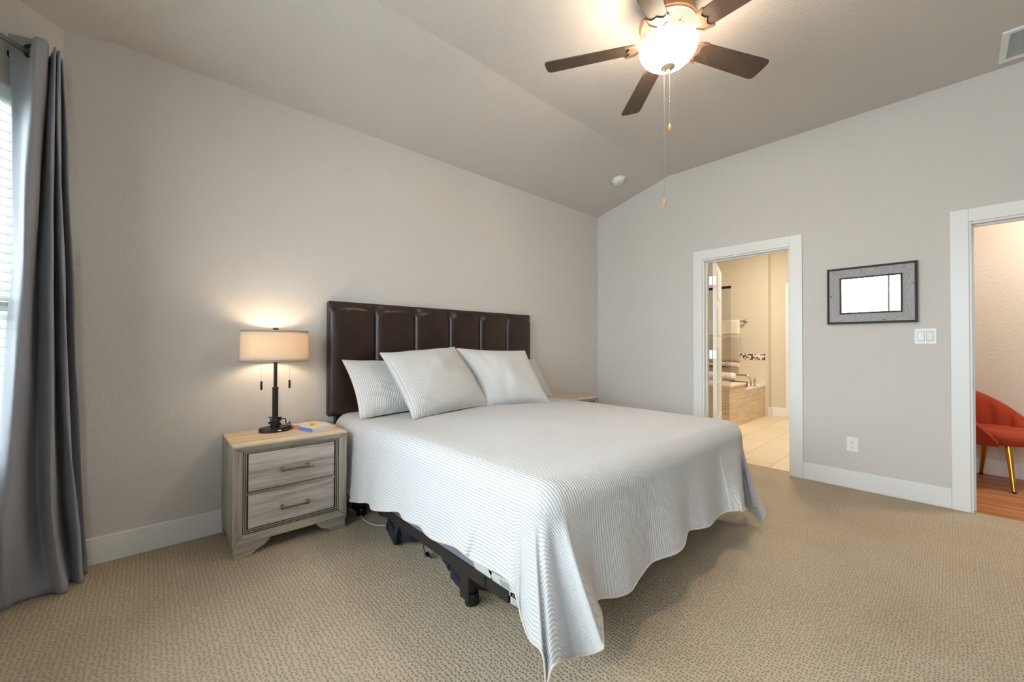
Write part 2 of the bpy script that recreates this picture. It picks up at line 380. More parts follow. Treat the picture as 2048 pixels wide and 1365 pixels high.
def clip(poly, a, b, c):
    """keep a*x+b*y <= c"""
    out = []
    for i in range(len(poly)):
        p, q = poly[i], poly[(i+1) % len(poly)]
        dp, dq = a*p[0]+b*p[1]-c, a*q[0]+b*q[1]-c
        if dp <= 0: out.append(p)
        if dp*dq < 0: t = dp/(dp-dq); out.append((p[0]+(q[0]-p[0])*t, p[1]+(q[1]-p[1])*t))
    return out
def plane(z0, g, nx, ny, px, py): return (z0-g*(nx*px+ny*py), g*nx, g*ny)   # z = k + a x + b y
PL = [(3.02, 0, 0), plane(2.777, .2585, 0, -1, 0, 0), plane(2.777, .2585, 0, 1, 0, -4.984), plane(2.75, .207, RT, -RT, BX, 0),
      plane(2.75, .207, 1, 0, -5.44, 0), plane(2.75, .207, RT, RT, BX, -4.984)]
mb = MB()
for i, (k, a, b) in enumerate(PL):
    poly = list(ROOM)
    for j, (k2, a2, b2) in enumerate(PL):
        if j != i and poly: poly = clip(poly, a-a2, b-b2, k2-k)
    if len(poly) >= 3:
        n0 = len(mb.v); n = len(poly)
        mb.v += [Vector((x, y, k+a*x+b*y)) for x, y in poly]+[Vector((x, y, WALLTOP)) for x, y in poly]
        mb.face([n0+q for q in range(n)]); mb.face([n0+n+q for q in range(n)][::-1])
        for q in range(n): q2 = (q+1) % n; mb.face((n0+q, n0+q2, n0+n+q2, n0+n+q))
struct(mb.build('ceiling', M['ceiling']))

mb = MB(); mb.v = [Vector((x, y, 0)) for x, y in ROOM]+[Vector((x, y, -.1)) for x, y in ROOM]
mb.face(range(6)); mb.face(list(range(6, 12))[::-1])
for i in range(6): mb.face((i, (i+1) % 6, 6+(i+1) % 6, 6+i))
mb.box(0, .125, -2.07, -1.30, -.1, 0); mb.box(0, .03, -3.94, -3.108, -.1, 0)
struct(mb.build('floor', M['carpet']))

struct(MB().box(-4.76, 0, 0, .14, 0, WALLTOP).build('wall_left', M['wall']))
mb = MB()
DA, DB, ZA, ZB = (-2.07, -1.30), (-3.94, -3.108), 2.04, 2.02
mb.box(0, .12, DA[1], .14, 0, WALLTOP); mb.box(0, .12, DA[0], DA[1], ZA, WALLTOP); mb.box(0, .12, DB[1], DA[0], 0, WALLTOP)
mb.box(0, .12, DB[0], DB[1], ZB, WALLTOP); mb.box(0, .12, -5.7, DB[0], 0, WALLTOP)
struct(mb.build('wall_right', M['wall']))

def window_wall(name, org, t, n, length, opens, z0, z1, th=.16):
    """wall along t from org, n into the room, with openings [(s0, s1)]"""
    mb = MB(); org = Vector(org)
    def piece(s0, s1, za, zb):
        if s1-s0 < 1e-4: return
        mb.obox(org+t*((s0+s1)/2)-n*(th/2)+ZU*((za+zb)/2), t, n, ZU, (s1-s0)/2, th/2, (zb-za)/2)
    s = -.02
    for a, b in opens:
        piece(s, a, 0, WALLTOP); piece(a, b, 0, z0); piece(a, b, z1, WALLTOP); s = b
    piece(s, length+.02, 0, WALLTOP)
    return struct(mb.build(name, M['wall']))
Wt2 = Vector((RT, -RT, 0)); Wn2 = Vector((RT, RT, 0)); Ycm = Vector((0, -1, 0)); Xp = Vector((1, 0, 0))
window_wall('wall_bay_left', W0, Wt, Wn, 1.25, [(.09, 1.17)], .60, 2.33)
window_wall('wall_bay_center', (-5.44, -.884, 0), Ycm, Xp, 3.216, [(.12, 1.72), (1.92, 2.75)], .90, 2.56)
window_wall('wall_bay_right', (-5.44, -4.1, 0), Wt2, Wn2, 1.25, [(.35, .90)], .90, 2.33)
struct(MB().box(-4.70, .12, -5.12, -4.984, 0, WALLTOP).build('wall_back', M['wall']))

def window(idx, org, t, n, s0, s1, z0, z1, mull=None):
    org = Vector(org); c = lambda s, o, z: org+t*s+n*o+ZU*z
    mb = MB(); o = -.10; w = .045
    def bar(sa, sb, za, zb, d=.03): mb.obox(c((sa+sb)/2, o, (za+zb)/2), t, n, ZU, (sb-sa)/2, d, (zb-za)/2)
    bar(s0, s0+w, z0, z1); bar(s1-w, s1, z0, z1); bar(s0+w, s1-w, z0, z0+w); bar(s0+w, s1-w, z1-w, z1)
    if mull: bar(mull-.014, mull+.014, z0+w, z1-w)
    zm = z0+(z1-z0)*.42; bar(s0+w, s1-w, zm-.022, zm+.022, .035)
    mb.obox(c((s0+s1)/2, -.02, z0+.011), t, n, ZU, (s1-s0)/2, .045, .011)
    f = struct(mb.build('window_%d' % idx, M['trim'], bevel=.003))
    g = MB().obox(c((s0+s1)/2, o, (z0+z1)/2), t, n, ZU, (s1-s0)/2-w, .003, (z1-z0)/2-w)
    p = g.build('window_pane', M['glass'], f)
    portal(c((s0+s1)/2, -.2, (z0+z1)/2), math.atan2(n.y, n.x)-math.pi/2, s1-s0, z1-z0)
    return f
window(1, W0, Wt, Wn, .09, 1.17, .60, 2.33)
window(2, (-5.44, -.884, 0), Ycm, Xp, .12, 1.72, .90, 2.56, 1.40)
window(3, (-5.44, -.884, 0), Ycm, Xp, 1.92, 2.75, .90, 2.56)
window(4, (-5.44, -4.1, 0), Wt2, Wn2, .35, .90, .90, 2.33)  # unseen window, added to brighten the left wall and carpet

# baseboards and door casings
BH, BT = .142, .016
def board(mb, x0, x1, y0, y1, h=BH):
    mb.box(x0, x1, y0, y1, 0, h)
mb = MB(); mb.box(BX+.01, 0, -BT, 0, 0, BH); struct(mb.build('baseboard_left', M['trim'], bevel=.004))
mb = MB(); mb.box(-BT, 0, -1.213, -BT, 0, BH); mb.box(-BT, 0, -3.023, -2.155, 0, BH); mb.box(-BT, 0, -4.984, -4.025, 0, BH)
struct(mb.build('baseboard_right', M['trim'], bevel=.004))
mb = MB(); mb.obox(WP(.62, BT/2, BH/2), Wt, Wn, ZU, .62, BT/2, BH/2); struct(mb.build('baseboard_bay', M['trim'], bevel=.004))
def casing(idx, y0, y1, ztop, cw=.085, hw=.088):
    mb = MB(); t = .019
    mb.box(-t, 0, y1-.004, y1+cw, 0, ztop+hw); mb.box(-t, 0, y0-cw, y0+.004, 0, ztop+hw); mb.box(-t-.001, 0, y0+.004, y1-.004, ztop-.004, ztop+hw)
    mb.box(-.004, .124, y1-.018, y1, 0, ztop); mb.box(-.004, .124, y0, y0+.018, 0, ztop); mb.box(-.004, .124, y0+.018, y1-.018, ztop-.018, ztop)
    mb.box(.045, .08, y1-.03, y1-.018, 0, ztop-.018); mb.box(.045, .08, y0+.018, y0+.03, 0, ztop-.018); mb.box(.045, .08, y0+.03, y1-.03, ztop-.03, ztop-.018)
    return struct(mb.build('trim_%d' % idx, M['trim'], bevel=.003))
casing(1, DA[0], DA[1], ZA); tr2 = casing(2, DB[0], DB[1], ZB)
MB().box(.012, .036, DB[1]-.0195, DB[1]-.0178, .86, .93).build('strike_plate', M['nickel'], tr2)

# ------------------------------------------------------------------ bathroom beyond the first door
struct(MB().box(.125, 3.5, -2.35, 1.65, -.1, 0).build('floor_bathroom', M['tile']))
mb = MB(); mb.box(3.25, 3.6, -1.02, 1.65, 0, 3.0); mb.box(3.40, 3.6, -2.35, -1.02, 0, 3.0)
struct(mb.build('wall_bathroom_back', M['bath_wall']))
struct(MB().box(0, .12, .14, 1.75, 0, 3.0).build('wall_bathroom_front', M['bath_wall']))
struct(MB().box(.12, 3.6, 1.65, 1.75, 0, 3.0).build('wall_bathroom_left', M['bath_wall']))
struct(MB().box(.12, 3.6, -2.42, -2.30, 0, 3.0).build('wall_bathroom_right', M['bath_wall']))
struct(MB().box(.12, 3.6, -2.42, 1.75, 3.0, 3.08).build('ceiling_bathroom', M['ceiling']))
mb = MB(); mb.box(3.235, 3.40, -1.035, -1.02, 0, BH); mb.box(3.385, 3.40, -1.225, -1.035, 0, BH)
struct(mb.build('baseboard_bathroom', M['trim'], bevel=.004))
mb = MB(); mb.box(3.378, 3.40, -1.31, -1.225, 0, 2.16); mb.box(3.378, 3.40, -2.1, -1.31, 2.07, 2.16); mb.box(3.39, 3.41, -2.1, -1.31, 0, 2.07)
struct(mb.build('trim_3', M['trim'], bevel=.003))
struct(MB().box(3.238, 3.25, -.975, 1.2, .50, .915).build('trim_4', M['walltile']))
struct(MB().box(3.236, 3.25, -.975, 1.2, .915, 1.02).build('trim_5', M['mosaic']))

t = thing('shower_bench', 'tiled bench with cream slab top under the shower glass in the bathroom', 'bench', (2.0, -.4, 0))
MB().box(1.70, 2.31, -.97, .9, 0, .575).build('tiled_base', M['tubtile'], t)
MB().box(1.685, 2.32, -.985, .9, .575, .605).build('slab_top', M['slab'], t, bevel=.004)
t = thing('bathtub', 'white bathtub with beige tiled apron against the bathroom wall', 'bathtub', (2.78, -.2, 0))
MB().box(2.31, 3.238, -.97, .9, 0, .49).build('tiled_apron', M['tubtile'], t)
mb = MB(); rows = []
for k, (ins, z) in enumerate(((0, .49), (0, .515), (.07, .518), (.10, .50), (.16, .30), (.22, .22))):
    x0, x1, y0, y1 = 2.322+ins, 3.236-ins, -.975+ins, .88-ins
    rows.append([(x0, y0, z), (x1, y0, z), (x1, y1, z), (x0, y1, z)])
mb.grid(rows, closed=True); b = len(mb.v)-4; mb.face((b, b+1, b+2, b+3)); mb.build('tub_basin', M['tub'], t)
t = thing('tub_faucet', 'chrome arched tub faucet on the bathtub edge', 'faucet', (2.72, -.88, .515))
pts = spline([(2.68, -.94, .515), (2.68, -.935, .62), (2.68, -.90, .675), (2.68, -.84, .69), (2.68, -.75, .688), (2.68, -.72, .675), (2.68, -.715, .63)], 5)
MB().tube(pts, .013, 8).build('spout', M['chrome'], t, smooth=True)
mb = MB(); mb.lathe((2.80, -.955, .515), [(.028, 0), (.02, .02), (.016, .10), (.02, .12)], 12); mb.tube([(2.80, -.955, .625), (2.84, -.985, .66)], .009, 6); mb.build('tap_handle', M['chrome'], t, smooth='auto')
t = thing('shower_glass', 'clear glass shower panel with dark top rail on the tiled bench', 'glass panel', (1.76, -.2, .605))
MB().box(1.755, 1.765, -.965, .85, .605, 1.95).build('glass_sheet', M['shower_glass'], t)
MB().box(1.745, 1.775, -.97, .85, 1.95, 1.985).build('top_rail', M['bronze'], t, bevel=.003)
mb = MB(); mb.tube([(1.715, -.94, .86), (1.715, -.60, .86)], .009, 8); mb.tube([(1.715, -.93, .86), (1.76, -.93, .86)], .007, 6); mb.build('pull_handle', M['bronze'], t, smooth='auto')
t = thing('towel_bar', 'satin nickel towel bar on the bathroom wall above the mosaic', 'towel bar', (3.25, -.5, 1.56))
MB().tube([(3.175, -.68, 1.565), (3.175, .10, 1.565)], .010, 10).build('bar', M['nickel'], t, smooth='auto')
for yy in (-.69, .10):
    MB().lathe((3.25, yy, 1.565), [(.03, 0), (.03, -.012), (.013, -.02), (.013, -.06), (.02, -.075), (.012, -.095)], 14, 'x').build('bracket', M['nickel'], t, smooth='auto')
t = thing('bath_towel', 'white and taupe towel draped over the nickel bar', 'towel', (3.17, -.3, .79))
def towel_rows(z0, z1, o=0):
    rows = []
    for i in range(9):
        z = z0+(z1-z0)*i/8
        rows.append([(3.152-.006*math.sin(j*.9)-o+.012*math.sin(j*.45)*(1.6-z), -.625+.63*j/14, z+.01*math.sin(j*.5)) for j in range(15)])
    return rows
MB().grid(towel_rows(1.33, 1.585)).build('towel_top', M['towel_white'], t, smooth=True, solid=.016)
MB().grid(towel_rows(.86, 1.33)).build('towel_body', M['towel_tan'], t, smooth=True, solid=.016)
MB().grid(towel_rows(.79, .86)).build('towel_hem', M['towel_white'], t, smooth=True, solid=.016)
MB().grid([[(3.175+.02*math.cos(a), -.625+.63*j/6, 1.575+.018*math.sin(a)) for j in range(7)] for a in (0, .8, 1.6, 2.4, 3.14)]).build('towel_fold', M['towel_white'], t, smooth=True, solid=.008)
tag(MB().lathe((2.42, -.30, .672), [(.02, -.50), (.05, -.498), (.063, -.47), (.065, 0), (.063, .30), (.03, .33)], 20, 'y').build('bath_pillow', M['towel_white'], None, (2.42, -.30, .607), smooth='auto'), 'white rolled bath pillow lying across the tub end behind the shower glass', 'bath pillow')
t = thing('bath_tray', 'small brown wooden tray on the tub edge beside the rolled pillow', 'tray', (2.50, -.86, .605))
MB().box(2.335, 2.56, -.93, -.70, .52, .545).build('tray_base', M['traywood'], t, bevel=.004)
mb = MB(); mb.box(2.335, 2.345, -.93, -.70, .545, .60); mb.box(2.55, 2.56, -.93, -.70, .545, .60); mb.box(2.345, 2.55, -.93, -.92, .545, .60); mb.box(2.345, 2.55, -.71, -.70, .545, .60)
mb.build('tray_rim', M['traywood'], t, bevel=.002)
t.location = t.location

# bathroom door leaf, open past square
dv = Vector((math.cos(math.radians(16.6)), math.sin(math.radians(16.6)), 0)); dn = Vector((dv.y, -dv.x, 0)); d0 = Vector((.135, -1.352, 0))
mb = MB(); mb.obox(d0+dv*.38+dn*.0175+ZU*1.02, dv, dn, ZU, .38, .0175, 1.005)
for k in range(5):
    zc = .22+k*.395
    for s in (1, -1): mb.obox(d0+dv*.38+dn*(.0175+s*.0185)+ZU*zc, dv, dn, ZU, .26, .004, .145)
leaf = struct(mb.build('door_1', M['trim'], bevel=.003))
for zc in (1.83, 1.06, .26):
    h = MB(); h.obox(d0-dv*.0022+dn*.016+ZU*zc, dv, dn, ZU, .0022, .016, .045); h.tube([d0-dv*.008-dn*.006+ZU*(zc-.045), d0-dv*.008-dn*.006+ZU*(zc+.045)], .007, 8)
    h.obox(d0-dv*.012-dn*.022+ZU*zc, dv, dn, ZU, .0022, .016, .045)
    h.build('hinge', M['nickel'], leaf, smooth='auto')
h = MB(); hp = d0+dv*.70+ZU*.93
h.lathe(hp+dn*.035, [(.03, 0), (.03, .008), (.011, .012), (.011, .035), (.026, .045), (.028, .06), (.015, .07)], 16, ax=dv, ay=ZU, az=dn); h.build('door_knob', M['nickel'], leaf, smooth='auto')

# ------------------------------------------------------------------ hall beyond the second door
struct(MB().box(.03, 1.5, -5.6, -2.46, -.1, 0).build('floor_hall', M['hallwood']))
struct(MB().box(1.373, 1.5, -5.6, -2.42, 0, 2.75).build('wall_hall_back', M['hall_wall']))
struct(MB().box(.12, 1.5, -2.52, -2.42, 0, 2.75).build('wall_hall_left', M['hall_wall']))
struct(MB().box(.12, 1.5, -5.7, -5.6, 0, 2.75).build('wall_hall_right', M['hall_wall']))
struct(MB().box(.12, 1.5, -5.7, -2.42, 2.75, 2.85).build('ceiling_hall', M['ceiling']))
struct(MB().box(1.357, 1.373, -5.6, -2.52, 0, .135).build('baseboard_hall', M['trim'], bevel=.004))

cc = Vector((1.055, -3.285, 0)); fd = Vector((-.5, -.866, 0)); sd = Vector((fd.y, -fd.x, 0))   # facing, its right
t = thing('accent_chair', 'rust red velvet barrel chair with gold legs in the hall', 'chair', tuple(cc))
def ch(a, r, z):   # a: angle from the back, around
    return cc-fd*(r*math.cos(a))+sd*(r*math.sin(a))+ZU*z
def seat_r(a, R): c_, s_ = abs(math.cos(a)), abs(math.sin(a)); return R/((c_**3+s_**3)**(1/3))
mb = MB(); rows = []
for r, z in ((.02, .355), (.80, .355), (.96, .365), (1.0, .395), (1.0, .42), (.97, .44), (.9, .452)):
    rows.append([ch(2*math.pi*i/48, r*seat_r(2*math.pi*i/48, .245), z) for i in range(48)])
for k in range(8, -1, -1):
    r = .1*k+.02
    row = []
    for i in range(48):
        a = 2*math.pi*i/48; p = ch(a, r*seat_r(a, .245), .457); q = (p-cc).dot(sd); p.z += .008*abs(math.sin(q*math.pi/.055)); row.append(p)
    rows.append(row)
mb.grid(rows, closed=True); mb.build('seat', M['velvet'], t, smooth=True)
mb = MB(); AM = math.radians(118); rows = []; na = 96
def top(a): return .37+.41*max(0, math.cos(a*math.pi/2/AM))**.85
for k in range(9):
    q = k/8; row = []
    for i in range(na+1):
        a = -AM+2*AM*i/na; z0 = .345; z = z0+(top(a)-z0)*q
        row.append(ch(a, .262+.055*q, z))
    rows.append(row)
for q in (1.0, 1.0):
    rows.append([ch(-AM+2*AM*i/na, .29 if q else .3, top(-AM+2*AM*i/na)+.012) for i in range(na+1)])
for k in range(8, -1, -1):
    q = k/8; row = []
    for i in range(na+1):
        a = -AM+2*AM*i/na; z0 = min(.40, top(a)); z = z0+(top(a)-z0)*q
        row.append(ch(a, .225+.045*q-.024*abs(math.sin(a/AM*math.pi*4.5))*smooth01(q*3)*smooth01((1-q)*5), z))
    rows.append(row)
mb.grid(rows); mb.build('backrest', M['velvet'], t, smooth=True)
for (bx, by) in ((.79, -3.35), (1.335, -3.20), (1.15, -3.56), (.99, -3.01)):
    bt = Vector((bx, by, 0)); tp_ = cc.lerp(bt, .66)+ZU*.365
    lg = MB().tube([tp_, bt+ZU*.012], [.021, .011], 14).build('leg', M['gold'], t, smooth='auto')
    MB().tube([bt+ZU*.014, bt], [.0125, .0125], 12).build('foot_cap', M['black_plastic'], lg, smooth='auto')

# ------------------------------------------------------------------ curtain, rod, blind
CUR=[[(0.245,0.050,2.463),(0.236,0.050,2.245),(0.227,0.050,2.025),(0.222,0.050,1.756),(0.222,0.050,1.486),(0.246,0.050,1.039),(0.265,0.050,0.691),(0.276,0.050,0.478),(0.286,0.050,0.290),(0.324,0.058,0.006)],
[(0.212,0.100,2.486),(0.224,0.100,2.251),(0.232,0.100,2.021),(0.236,0.100,1.751),(0.239,0.100,1.482),(0.265,0.100,1.040),(0.287,0.100,0.698),(0.298,0.100,0.488),(0.305,0.100,0.300),(0.300,0.091,0.006)],
[(0.234,0.165,2.468),(0.244,0.165,2.237),(0.255,0.165,2.008),(0.263,0.165,1.740),(0.267,0.165,1.477),(0.285,0.165,1.042),(0.305,0.165,0.703),(0.315,0.165,0.496),(0.326,0.165,0.312),(0.271,0.102,0.006)],
[(0.186,0.150,2.504),(0.193,0.150,2.269),(0.203,0.150,2.034),(0.214,0.150,1.757),(0.226,0.150,1.484),(0.240,0.150,1.039),(0.255,0.150,0.690),(0.263,0.150,0.475),(0.267,0.150,0.283),(0.227,0.102,0.006)],
[(0.097,0.050,2.574),(0.108,0.050,2.324),(0.117,0.050,2.079),(0.129,0.050,1.788),(0.139,0.050,1.501),(0.141,0.055,1.032),(0.131,0.060,0.656),(0.128,0.070,0.422),(0.137,0.100,0.217),(0.152,0.162,0.006)],
[(0.163,0.160,2.521),(0.176,0.170,2.279),(0.185,0.180,2.042),(0.188,0.185,1.766),(0.190,0.190,1.491),(0.189,0.200,1.036),(0.195,0.210,0.675),(0.198,0.215,0.452),(0.192,0.225,0.247),(0.157,0.221,0.006)],
[(0.134,0.130,2.544),(0.147,0.140,2.298),(0.156,0.150,2.057),(0.158,0.155,1.776),(0.161,0.160,1.497),(0.160,0.170,1.034),(0.163,0.180,0.667),(0.170,0.190,0.441),(0.162,0.200,0.232),(0.127,0.213,0.006)],
[(0.066,0.050,2.596),(0.074,0.050,2.345),(0.075,0.050,2.099),(0.072,0.050,1.807),(0.068,0.050,1.515),(0.056,0.050,1.027),(0.039,0.050,0.632),(0.026,0.050,0.382),(0.002,0.050,0.149),(0.059,0.146,0.006)],
[(0.132,0.140,2.545),(0.139,0.150,2.302),(0.144,0.160,2.063),(0.137,0.165,1.783),(0.128,0.170,1.503),(0.120,0.180,1.032),(0.103,0.185,0.651),(0.086,0.190,0.408),(0.068,0.195,0.185),(0.072,0.212,0.006)],
[(0.107,0.115,2.564),(0.113,0.125,2.319),(0.117,0.135,2.077),(0.111,0.140,1.792),(0.101,0.145,1.508),(0.089,0.150,1.030),(0.072,0.155,0.643),(0.054,0.160,0.395),(0.037,0.165,0.169),(0.048,0.194,0.006)],
[(0.048,0.045,2.610),(0.047,0.045,2.362),(0.044,0.045,2.114),(0.034,0.045,1.820),(0.020,0.045,1.524),(0.004,0.045,1.024),(-0.016,0.045,0.618),(-0.033,0.045,0.360),(-0.051,0.045,0.122),(0.008,0.149,0.006)],
[(0.084,0.100,2.582),(0.078,0.110,2.340),(0.071,0.115,2.100),(0.059,0.120,1.810),(0.043,0.120,1.519),(0.026,0.125,1.026),(0.008,0.130,0.625),(-0.008,0.130,0.371),(-0.018,0.130,0.141),(-0.013,0.148,0.006)],
[(0.034,0.030,2.621),(0.027,0.030,2.375),(0.020,0.030,2.127),(0.007,0.030,1.829),(-0.005,0.030,1.529),(-0.024,0.030,1.022),(-0.042,0.030,0.611),(-0.054,0.030,0.351),(-0.064,0.030,0.116),(-0.054,0.062,0.006)]]
NL = 15
ztop, zbot = 2.535, .006
def col_at(col, z):
    if z >= col[0][2]:
        a, b = col[0], col[1]; f = (z-a[2])/(b[2]-a[2]); return a[0]+(b[0]-a[0])*f, a[1]+(b[1]-a[1])*f
    for a, b in zip(col, col[1:]):
        if b[2] <= z <= a[2]: f = (z-a[2])/(b[2]-a[2]); return a[0]+(b[0]-a[0])*f, a[1]+(b[1]-a[1])*f
    return col[-1][0], col[-1][1]
levels = [ztop+(zbot-ztop)*i/(NL-1) for i in range(NL)]
ctl = []
for z in levels:
    row = []
    for col in CUR:
        s, o = col_at(col, z); s = max(s, .028-o, -.10); o = max(o, .03); row.append((s, o, z))
    ctl.append(spline(row, 7))
colsp = [spline([ctl[i][j] for i in range(NL)], 5) for j in range(len(ctl[0]))]
rows = []
for i in range(len(colsp[0])):
    row = []
    for j in range(len(colsp)):
        s, o, z = colsp[j][i]
        z2 = z+(.006*math.sin(j*.35) if z > 2.4 else 0)
        if z < .006: z2 = .006
        s = max(s, .022-o)
        row.append(WP(s, o+.003*math.sin(z*9+j*.5), z2))
    rows.append(row)
t = thing('curtain', 'long slate grey grommet curtain gathered beside the corner window', 'curtain', tuple(WP(.17, .12, 0)))
MB().grid(rows).build('curtain_panel', M['curtain'], t, smooth=True, solid=.003)
for (s, o) in ((.206, .112),):
    mb = MB(); c = WP(s, o+.004, 2.478); ax_ = (Wt*.80+Wn*.60).normalized(); u_ = ax_.cross(ZU).normalized()
    mb.tube([c+u_*(.028*math.cos(a))+ZU*(.03*math.sin(a)) for a in [2*math.pi*i/24 for i in range(24)]], .008, 8, closed=True)
    mb.build('grommet', M['bronze'], t, smooth=True)
t = thing('curtain_rod', 'brushed dark metal curtain rod running over the corner window', 'curtain rod', tuple(WP(.6, .1, 2.475)))
MB().tube([WP(.165, .1, 2.475), WP(1.235, .1, 2.475)], .0115, 14).build('rod', M['pewter'], t, smooth='auto')
for s in (.19, 1.2):
    mb = MB(); mb.lathe(WP(s, 0, 2.475), [(.028, 0), (.028, .006), (.008, .01), (.008, .09)], 14, ax=Wt, ay=ZU, az=Wn); mb.build('bracket', M['bronze'], t, smooth='auto')
MB().lathe(WP(1.235, .1, 2.475), [(.0115, 0), (.022, .01), (.026, .03), (.018, .05), (.002, .058)], 14, ax=Wn, ay=ZU, az=Wt).build('finial', M['pewter'], t, smooth='auto')
t = thing('window_blind', 'white slatted blind lowered in the corner window behind the grey curtain', 'blind', tuple(WP(.63, -.045, .73)))
MB().obox(WP(.63, -.045, 2.30), Wt, Wn, ZU, .532, .03, .028).build('head_rail', M['blind'], t, bevel=.003)
mb = MB(); z = 2.265; k = 0
tl = math.radians(-30)
while z > .66:
    mb.obox(WP(.63, -.045, z), Wt, (Wn*math.cos(tl)+ZU*math.sin(tl)), (ZU*math.cos(tl)-Wn*math.sin(tl)), .530, .025, .0015); z -= .043
mb.build('slats', M['blind'], t)
MB().obox(WP(.63, -.045, .635), Wt, Wn, ZU, .530, .025, .01).build('bottom_rail', M['blind'], t, bevel=.003)
for s in (.16, 1.05): MB().tube([WP(s, -.018, 2.27), WP(s, -.018, .64)], .0012, 5).build('ladder_cord', M['blind'], t)

# ------------------------------------------------------------------ bed
bed = thing('bed', 'king bed with dark brown leather headboard of six upright panels', 'bed', (-2.28, -1.1, 0))
HX0, HX1, HZ0, HZ1 = -3.283, -1.278, .644, 1.464
hb = MB().box(HX0, HX1, -.068, -.012, HZ0, HZ1).build('headboard', M['leather'], bed, bevel=.012, seg=3)
pw = (HX1-HX0)/6
for k in range(6):
    x0 = HX0+k*pw; rows = []; nu, nv = 28, 44
    for i in range(nv+1):
        v = i/nv; row = []
        for j in range(nu+1):
            u = j/nu; c = 2*u-1
            edge = (1-abs(c)**6)**.5 if abs(c) < 1 else 0
            end0 = x0 == HX0 or True
            arch = .03+.10*abs(c)**3.5             # inner pillow arches at the top
            d = (1-v)*(HZ1-HZ0)
            up = smooth01((d-arch*.55)/.03)
            rim = smooth01(d/.012)*smooth01((v*(HZ1-HZ0))/.02)
            f = edge*rim*.010+up*rim*(max(0, 1-abs(c)**4)**.5)*.024
            bx = x0+.0015+(pw-.003)*u
            row.append((bx, -.066-f, HZ0+(HZ1-HZ0)*v))
        rows.append(row)
    b0 = [[(p[0], -.05, p[2]) for p in rows[0]]]; 
    mb = MB(); mb.grid(b0+rows+[[(p[0], -.05, p[2]) for p in rows[-1]]]); mb.build('panel', M['leather'], hb, smooth=True)
for x in (-3.20, -1.36): MB().box(x-.03, x+.03, -.062, -.02, 0, HZ0).build('headboard_leg', M['bronze'], bed, bevel=.003)
mb = MB()
a = Vector((-3.214, -.12, .186)); b_ = Vector((-3.214, -1.898, .202)); ax = (b_-a).normalized(); sdv = ax.cross(ZU).normalized(); up_ = sdv.cross(ax)
inw = 1 if sdv.x > 0 else -1
mb.obox((a+b_)/2, ax, sdv, up_, (b_-a).length/2, .0025, .0225); mb.obox((a+b_)/2+sdv*.02*inw-up_*.020, ax, sdv, up_, (b_-a).length/2, .02, .0025)
mb.build('side_rail', M['black_metal'], bed)
mb = MB(); c = a.lerp(b_, .84)-sdv*.004*inw
mb.obox(c, ax, sdv, up_, .15, .0025, .0245); mb.build('rail_sleeve', M['black_metal'], bed)
mb = MB(); mb.obox(Vector((-1.322, -.98, .195)), (0, 1, 0), (1, 0, 0), ZU, .88, .0025, .0225); mb.obox(Vector((-1.342, -.98, .176)), (0, 1, 0), (1, 0, 0), ZU, .88, .02, .0025); mb.build('side_rail', M['black_metal'], bed)
for y in (-.32, -1.578):
    mb = MB(); mb.box(-3.20, -1.37, y-.018, y+.018, .164, .170); mb.box(-3.20, -1.37, y-.003, y+.003, .14, .168); mb.build('cross_rail', M['black_metal'], bed)
    for x in (-3.145, -2.28, -1.42):
        lg = MB().lathe((x, y, .03), [(.016, 0), (.016, .14)], 12).build('leg', M['black_metal'], bed, smooth='auto')
        if x < -3: MB().box(x-.062, x-.056, y-.055, y+.005, .055, .19).build('bracket_plate', M['black_metal'], lg)
        MB().lathe((x, y, 0), [(.030, 0), (.033, .004), (.031, .042), (.027, .05), (.016, .052)], 16).build('glide', M['black_plastic'], lg, smooth='auto')

def softbox(x0, x1, y0, y1, z0, z1, r, nx=10, ny=10, nz=5, puff=0):
    """rounded closed box as rows round the z axis"""
    mb = MB(); rows = []
    def ring(ins, z):
        out = []; xa, xb, ya, yb = x0+ins, x1-ins, y0+ins, y1-ins; rr = max(r-ins, .004)
        for cx_, cy_, a0 in ((xb-rr, yb-rr, 0), (xa+rr, yb-rr, 90), (xa+rr, ya+rr, 180), (xb-rr, ya+rr, 270)):
            for q in range(7):
                a = math.radians(a0+15*q); out.append((cx_+rr*math.cos(a), cy_+rr*math.sin(a), z))
        return out
    e = min(r, (z1-z0)/2-.001)
    for q in range(6):
        a = math.radians(90*q/5); rows.append(ring(e*(1-math.sin(a)), z0+e*(1-math.cos(a))))
    for q in range(5, -1, -1):
        a = math.radians(90*q/5); rows.append(ring(e*(1-math.sin(a)), z1-e*(1-math.cos(a))))
    mb.grid(rows, closed=True); n = len(rows[0]); mb.face(list(range(n))[::-1]); mb.face(list(range(len(mb.v)-n, len(mb.v)))); return mb
bs = softbox(-3.2065, -1.33, -2.085, -.10, .185, .395, .03).build('box_spring', M['boxfab'], None, (-2.28, -1.1, .185), smooth='auto', angle=50)
tag(bs, 'grey fabric box spring under the bedspread, showing above the black side rail', 'box spring')
def cardp(name, mm, parent, pts, th=.0015):
    """thin fabric label through four corner points"""
    p = [Vector(q) for q in pts]; n_ = (p[1]-p[0]).cross(p[3]-p[0]).normalized()
    return MB().prism([q-n_*th/2 for q in p], n_*th).build(name, mm, parent)
cardp('law_tag', M['label'], bs, [(-3.2085, -1.6659, .2556), (-3.2085, -1.7978, .2628), (-3.2085, -1.7855, .218), (-3.2085, -1.6904, .214)])
lt = cardp('law_tag', M['label'], bs, [(-3.2085, -1.7695, .252), (-3.2085, -1.9126, .2606), (-3.2085, -1.9482, .2098), (-3.2085, -1.8196, .2066)])
cardp('label_print', M['labelprint'], lt, [(-3.21, -1.8393, .2438), (-3.21, -1.8917, .2478), (-3.21, -1.9059, .2297), (-3.21, -1.8542, .2254)], .002)
